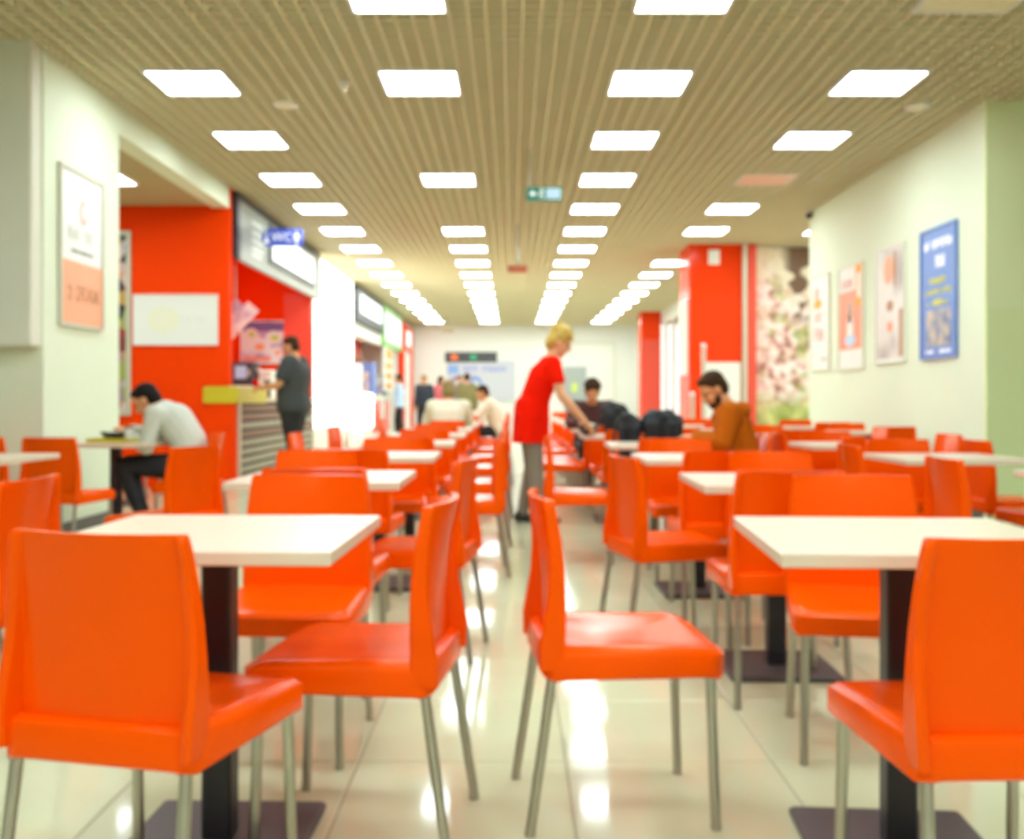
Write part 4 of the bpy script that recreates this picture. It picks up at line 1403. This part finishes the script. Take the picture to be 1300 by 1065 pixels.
# the woman in red clearing the table (faces +x)
J = standing(0.0, 0.97, {}, 0.05)
J.update({'pelvis': (0, -0.02, 0.90), 'waist': (0, 0.02, 1.06), 'chest': (0, 0.10, 1.24), 'neck': (0, 0.18, 1.39), 'head': (0, 0.245, 1.535), 'look': (0.1, 1, -0.55),
          'sh_l': (-0.17, 0.16, 1.34), 'el_l': (-0.23, 0.27, 1.08), 'wr_l': (-0.14, 0.42, 0.90),
          'sh_r': (0.17, 0.17, 1.34), 'el_r': (0.22, 0.24, 1.08), 'wr_r': (0.17, 0.43, 0.875),
          'hip_l': (-0.085, -0.02, 0.87), 'kn_l': (-0.09, 0.0, 0.47), 'an_l': (-0.10, -0.08, 0.085),
          'hip_r': (0.085, -0.02, 0.87), 'kn_r': (0.095, 0.03, 0.47), 'an_r': (0.105, 0.05, 0.085)})
skirt = []
for a, b_, ra, rb in (((0, -0.03, 0.98), (0, -0.045, 0.66), 0.125, 0.135), ((0.08, -0.02, 1.0), (0.095, -0.035, 0.66), 0.115, 0.115), ((-0.08, -0.02, 1.0), (-0.095, -0.035, 0.66), 0.115, 0.115),
                      ((0.05, 0.06, 1.02), (0.07, 0.05, 0.68), 0.09, 0.10), ((-0.05, 0.06, 1.02), (-0.07, 0.05, 0.68), 0.09, 0.10), ((0.06, 0.02, 1.0), (0.07, 0.10, 1.24), 0.115, 0.12), ((-0.06, 0.02, 1.0), (-0.07, 0.10, 1.24), 0.115, 0.12)):
    skirt.append(capsule(a, b_, ra, rb))
person('person', 'blonde woman in a red tunic and grey trousers leaning over a table', (0.17, 8.72), 90, J, 'skinpale',
       {'tunic': (('torso', 'sleeve'), 0.018, 'redtop'), 'trousers': (TROUSERS, 0.010, 'greytrousers'), 'shoes': (('foot',), 0.006, 'shoe')},
       'hairblond', 'full', 0.008, 1.0, extra=[('tunic_skirt', skirt, 'redtop', 0.012, 0.685)])

# the bearded man in a rust jacket (faces -x)
J = seated(0.10, {'look': (-0.32, 0.75, -0.58), 'head': (0, 0.135, 1.115), 'neck': (0, 0.05, 0.99), 'chest': (0, 0.0, 0.86), 'waist': (0, -0.05, 0.72),
                  'sh_l': (-0.20, 0.02, 0.96), 'sh_r': (0.20, 0.02, 0.96), 'el_l': (-0.26, 0.06, 0.76), 'wr_l': (-0.11, 0.25, 0.785), 'el_r': (0.26, 0.06, 0.76), 'wr_r': (0.11, 0.25, 0.785)})
hood = [capsule((-0.10, -0.06, 0.975), (0.10, -0.06, 0.975), 0.065, 0.065), capsule((-0.11, -0.05, 0.975), (-0.06, 0.11, 0.925), 0.055, 0.04), capsule((0.11, -0.05, 0.975), (0.06, 0.11, 0.925), 0.055, 0.04)]
panel_ = [capsule((-0.245, 0.03, 0.90), (-0.262, 0.05, 0.77), 0.032, 0.045)]
person('person', 'bearded man in a rust-orange hooded jacket looking down at his table', (1.52, 7.05), -78, J, 'skin',
       {'jacket': (('torso', 'sleeve', 'arm'), 0.024, 'jacket'), 'trousers': (TROUSERS, 0.010, 'trousers'), 'shoes': (('foot',), 0.006, 'shoe')},
       'hairbrown', 'short', 0.008, 1.0, beard='hairbrown', extra=[('hood', hood, 'jacket', 0.009), ('dark_sleeve_panel', panel_, 'jacketdark', 0.008)])

FARV = 0.013
SH = ('foot',)
person('person', 'fair-haired woman in a cream jacket seated with her back to us', (-0.76, 12.12), 0, seated(0.16, k=0.83), 'skinpale',
       {'jacket': (('torso', 'sleeve', 'arm'), 0.030, 'cream'), 'trousers': (TROUSERS, 0.010, 'trousers'), 'shoes': (SH, 0.006, 'shoe')}, 'hairolive', 'full', 0.011, 0.93)
person('person', 'brown-haired seated person in dark clothes facing us beyond the woman in red', (0.86, 11.12), 180, seated(0.14, k=0.83), 'skin',
       {'jacket': (('torso', 'sleeve', 'arm'), 0.022, 'jacketdark'), 'trousers': (TROUSERS, 0.010, 'trousers'), 'shoes': (SH, 0.006, 'shoe')}, 'hairbrown', 'full', 0.011, 0.94)
person('person', 'distant seated person in a cream jacket at the aisle', (-0.26, 16.0), -90, seated(0.16, k=0.86), 'skin',
       {'jacket': (('torso', 'sleeve', 'arm'), 0.028, 'cream'), 'trousers': (TROUSERS, 0.010, 'trousers'), 'shoes': (SH, 0.006, 'shoe')}, 'hairbrown', 'short', FARV)
for x, y, fc, cl, hr, st, lab in (
        (-2.36, 27.5, 200, 'navy', 'hairolive', 'short', 'distant standing person in a dark navy jacket near the second kiosk'),
        (-2.02, 29.0, 120, 'pinktop', 'hairblack', 'long', 'distant standing person with black hair and a pink top'),
        (-1.42, 28.0, 170, 'violet', 'hairblack', 'short', 'distant standing person in a violet jacket before the banner'),
        (-1.12, 25.5, 20, 'oliveclothes', 'hairbrown', 'short', 'distant standing person in an olive jacket before the banner'),
        (-2.95, 26.8, -90, 'signpale', 'hairblack', 'short', 'distant customer in a pale blue jacket at the second kiosk counter')):
    person('person', lab, (x, y), fc, standing(0.0, 0.97), 'skin',
           {'jacket': (('torso', 'sleeve', 'arm', 'hips'), 0.028, cl), 'trousers': (('thigh', 'shin'), 0.012, 'trousers'), 'shoes': (SH, 0.006, 'shoe')}, hr, st, FARV)


# ------------------------------------------------------------------ small things
def jacket_over(x, y, face, label, hgt, seed, w_=0.16):
    r_ = random.Random(seed)
    sh = [capsule((-w_, 0.01, hgt - 0.08), (w_, 0.01, hgt - 0.07), 0.065, 0.07), capsule((-w_ * 0.5, 0.0, hgt - 0.05), (w_ * 0.5, 0.0, hgt - 0.035), 0.06, 0.055)]
    m_ = max(4, int(w_ / 0.018))
    for k in range(m_):
        q = -1.1 + 2.2 * k / (m_ - 1)
        for sy, lo in ((-1, 0.50), (1, 0.55)):
            yy = 0.01 + sy * (0.055 + 0.012 * math.sin(k * 1.9 + seed))
            sh.append(capsule((q * w_, yy, hgt - 0.10), (q * w_ * 0.95, yy - 0.015 + sy * 0.012, lo + 0.02 * math.sin(k * 1.3 + seed)), 0.042, 0.030))
    for k in range(10):
        sh.append(ellipsoid((r_.uniform(-w_ * 0.8, w_ * 0.8), r_.uniform(-0.05, 0.06), hgt - r_.uniform(0.01, 0.10)), 0.05, 0.05, 0.035))
    t = thing('draped_jacket', label, 'jacket', (x, y, 0), -math.radians(face))
    finish(remesh(sh, 0.010, 4), 'jacket_body', M['blackcloth'], t)
    sl_ = [capsule((w_ + 0.03, -0.03, hgt - 0.14), (w_ + 0.055, -0.03, 0.60), 0.045, 0.035), capsule((w_ + 0.055, -0.03, 0.60), (w_ + 0.045, 0.0, 0.46), 0.036, 0.03)]
    finish(remesh(sl_, 0.010, 3), 'sleeve', M['blackcloth'], t)


jacket_over(1.16, 7.90, 180, 'black padded jacket over a chair back before the red column, the wider one', 0.955, 1, 0.10)
jacket_over(0.90, 7.90, 180, 'narrow black jacket on the same chair back as the wider black jacket', 0.93, 2, 0.045)
jacket_over(0.97, 9.66, 180, 'black jacket piled on a chair back beyond the woman in red', 1.01, 3, 0.07)

t = thing('food_tray', 'brown tray in front of the bent-over man', 'tray', (-2.86, 7.5, 0.74))
MB().bbox(-0.20, 0.20, -0.15, 0.15, 0.0, 0.012, 0.004).build('tray_base', M['olive'], t)
f = MB().box(-0.20, 0.20, -0.15, -0.14, 0.01, 0.028).box(-0.20, 0.20, 0.14, 0.15, 0.01, 0.028).box(-0.20, -0.19, -0.14, 0.14, 0.01, 0.028).box(0.19, 0.20, -0.14, 0.14, 0.01, 0.028)
f.build('rim', M['olive'], t)
t = thing('food_bowl', 'dark bowl with food on the tray of the bent-over man', 'bowl', (-2.90, 7.46, 0.753))
MB().lathe([(0.045, 0), (0.05, 0.004), (0.095, 0.055), (0.098, 0.062), (0.090, 0.058), (0.05, 0.012)], 20).build('bowl_body', M['darkgrey'], t, True)
MB().lathe([(0.085, 0.05), (0.05, 0.062), (0.001, 0.066)], 16).build('food', M['paper'], t, True)
t = thing('drink_cup', 'white paper cup on the tray of the bent-over man', 'cup', (-2.77, 7.40, 0.753))
MB().lathe([(0.025, 0), (0.034, 0.085), (0.037, 0.09)], 14).build('cup_body', M['paper'], t, True)
MB().lathe([(0.038, 0.09), (0.036, 0.10), (0.001, 0.102)], 14).build('lid', M['darkgrey'], t, True)
t = thing('dark_bowl', 'dark grey bowl on the table the woman in red is clearing', 'bowl', (0.66, 8.85, 0.74))
MB().lathe([(0.05, 0), (0.055, 0.006), (0.10, 0.08), (0.105, 0.09), (0.095, 0.085), (0.05, 0.015)], 20).build('bowl_body', M['darkgrey'], t, True)
MB().lathe([(0.09, 0.07), (0.05, 0.10), (0.001, 0.11)], 16).build('contents', M['grey'], t, True)
tag(MB().bbox(1.12, 1.24, 6.98, 7.06, 0.74, 0.775, 0.012).build('black_purse', M['blackcloth']), 'small black purse on the table of the bearded man', 'purse')

bpy.context.view_layer.update()
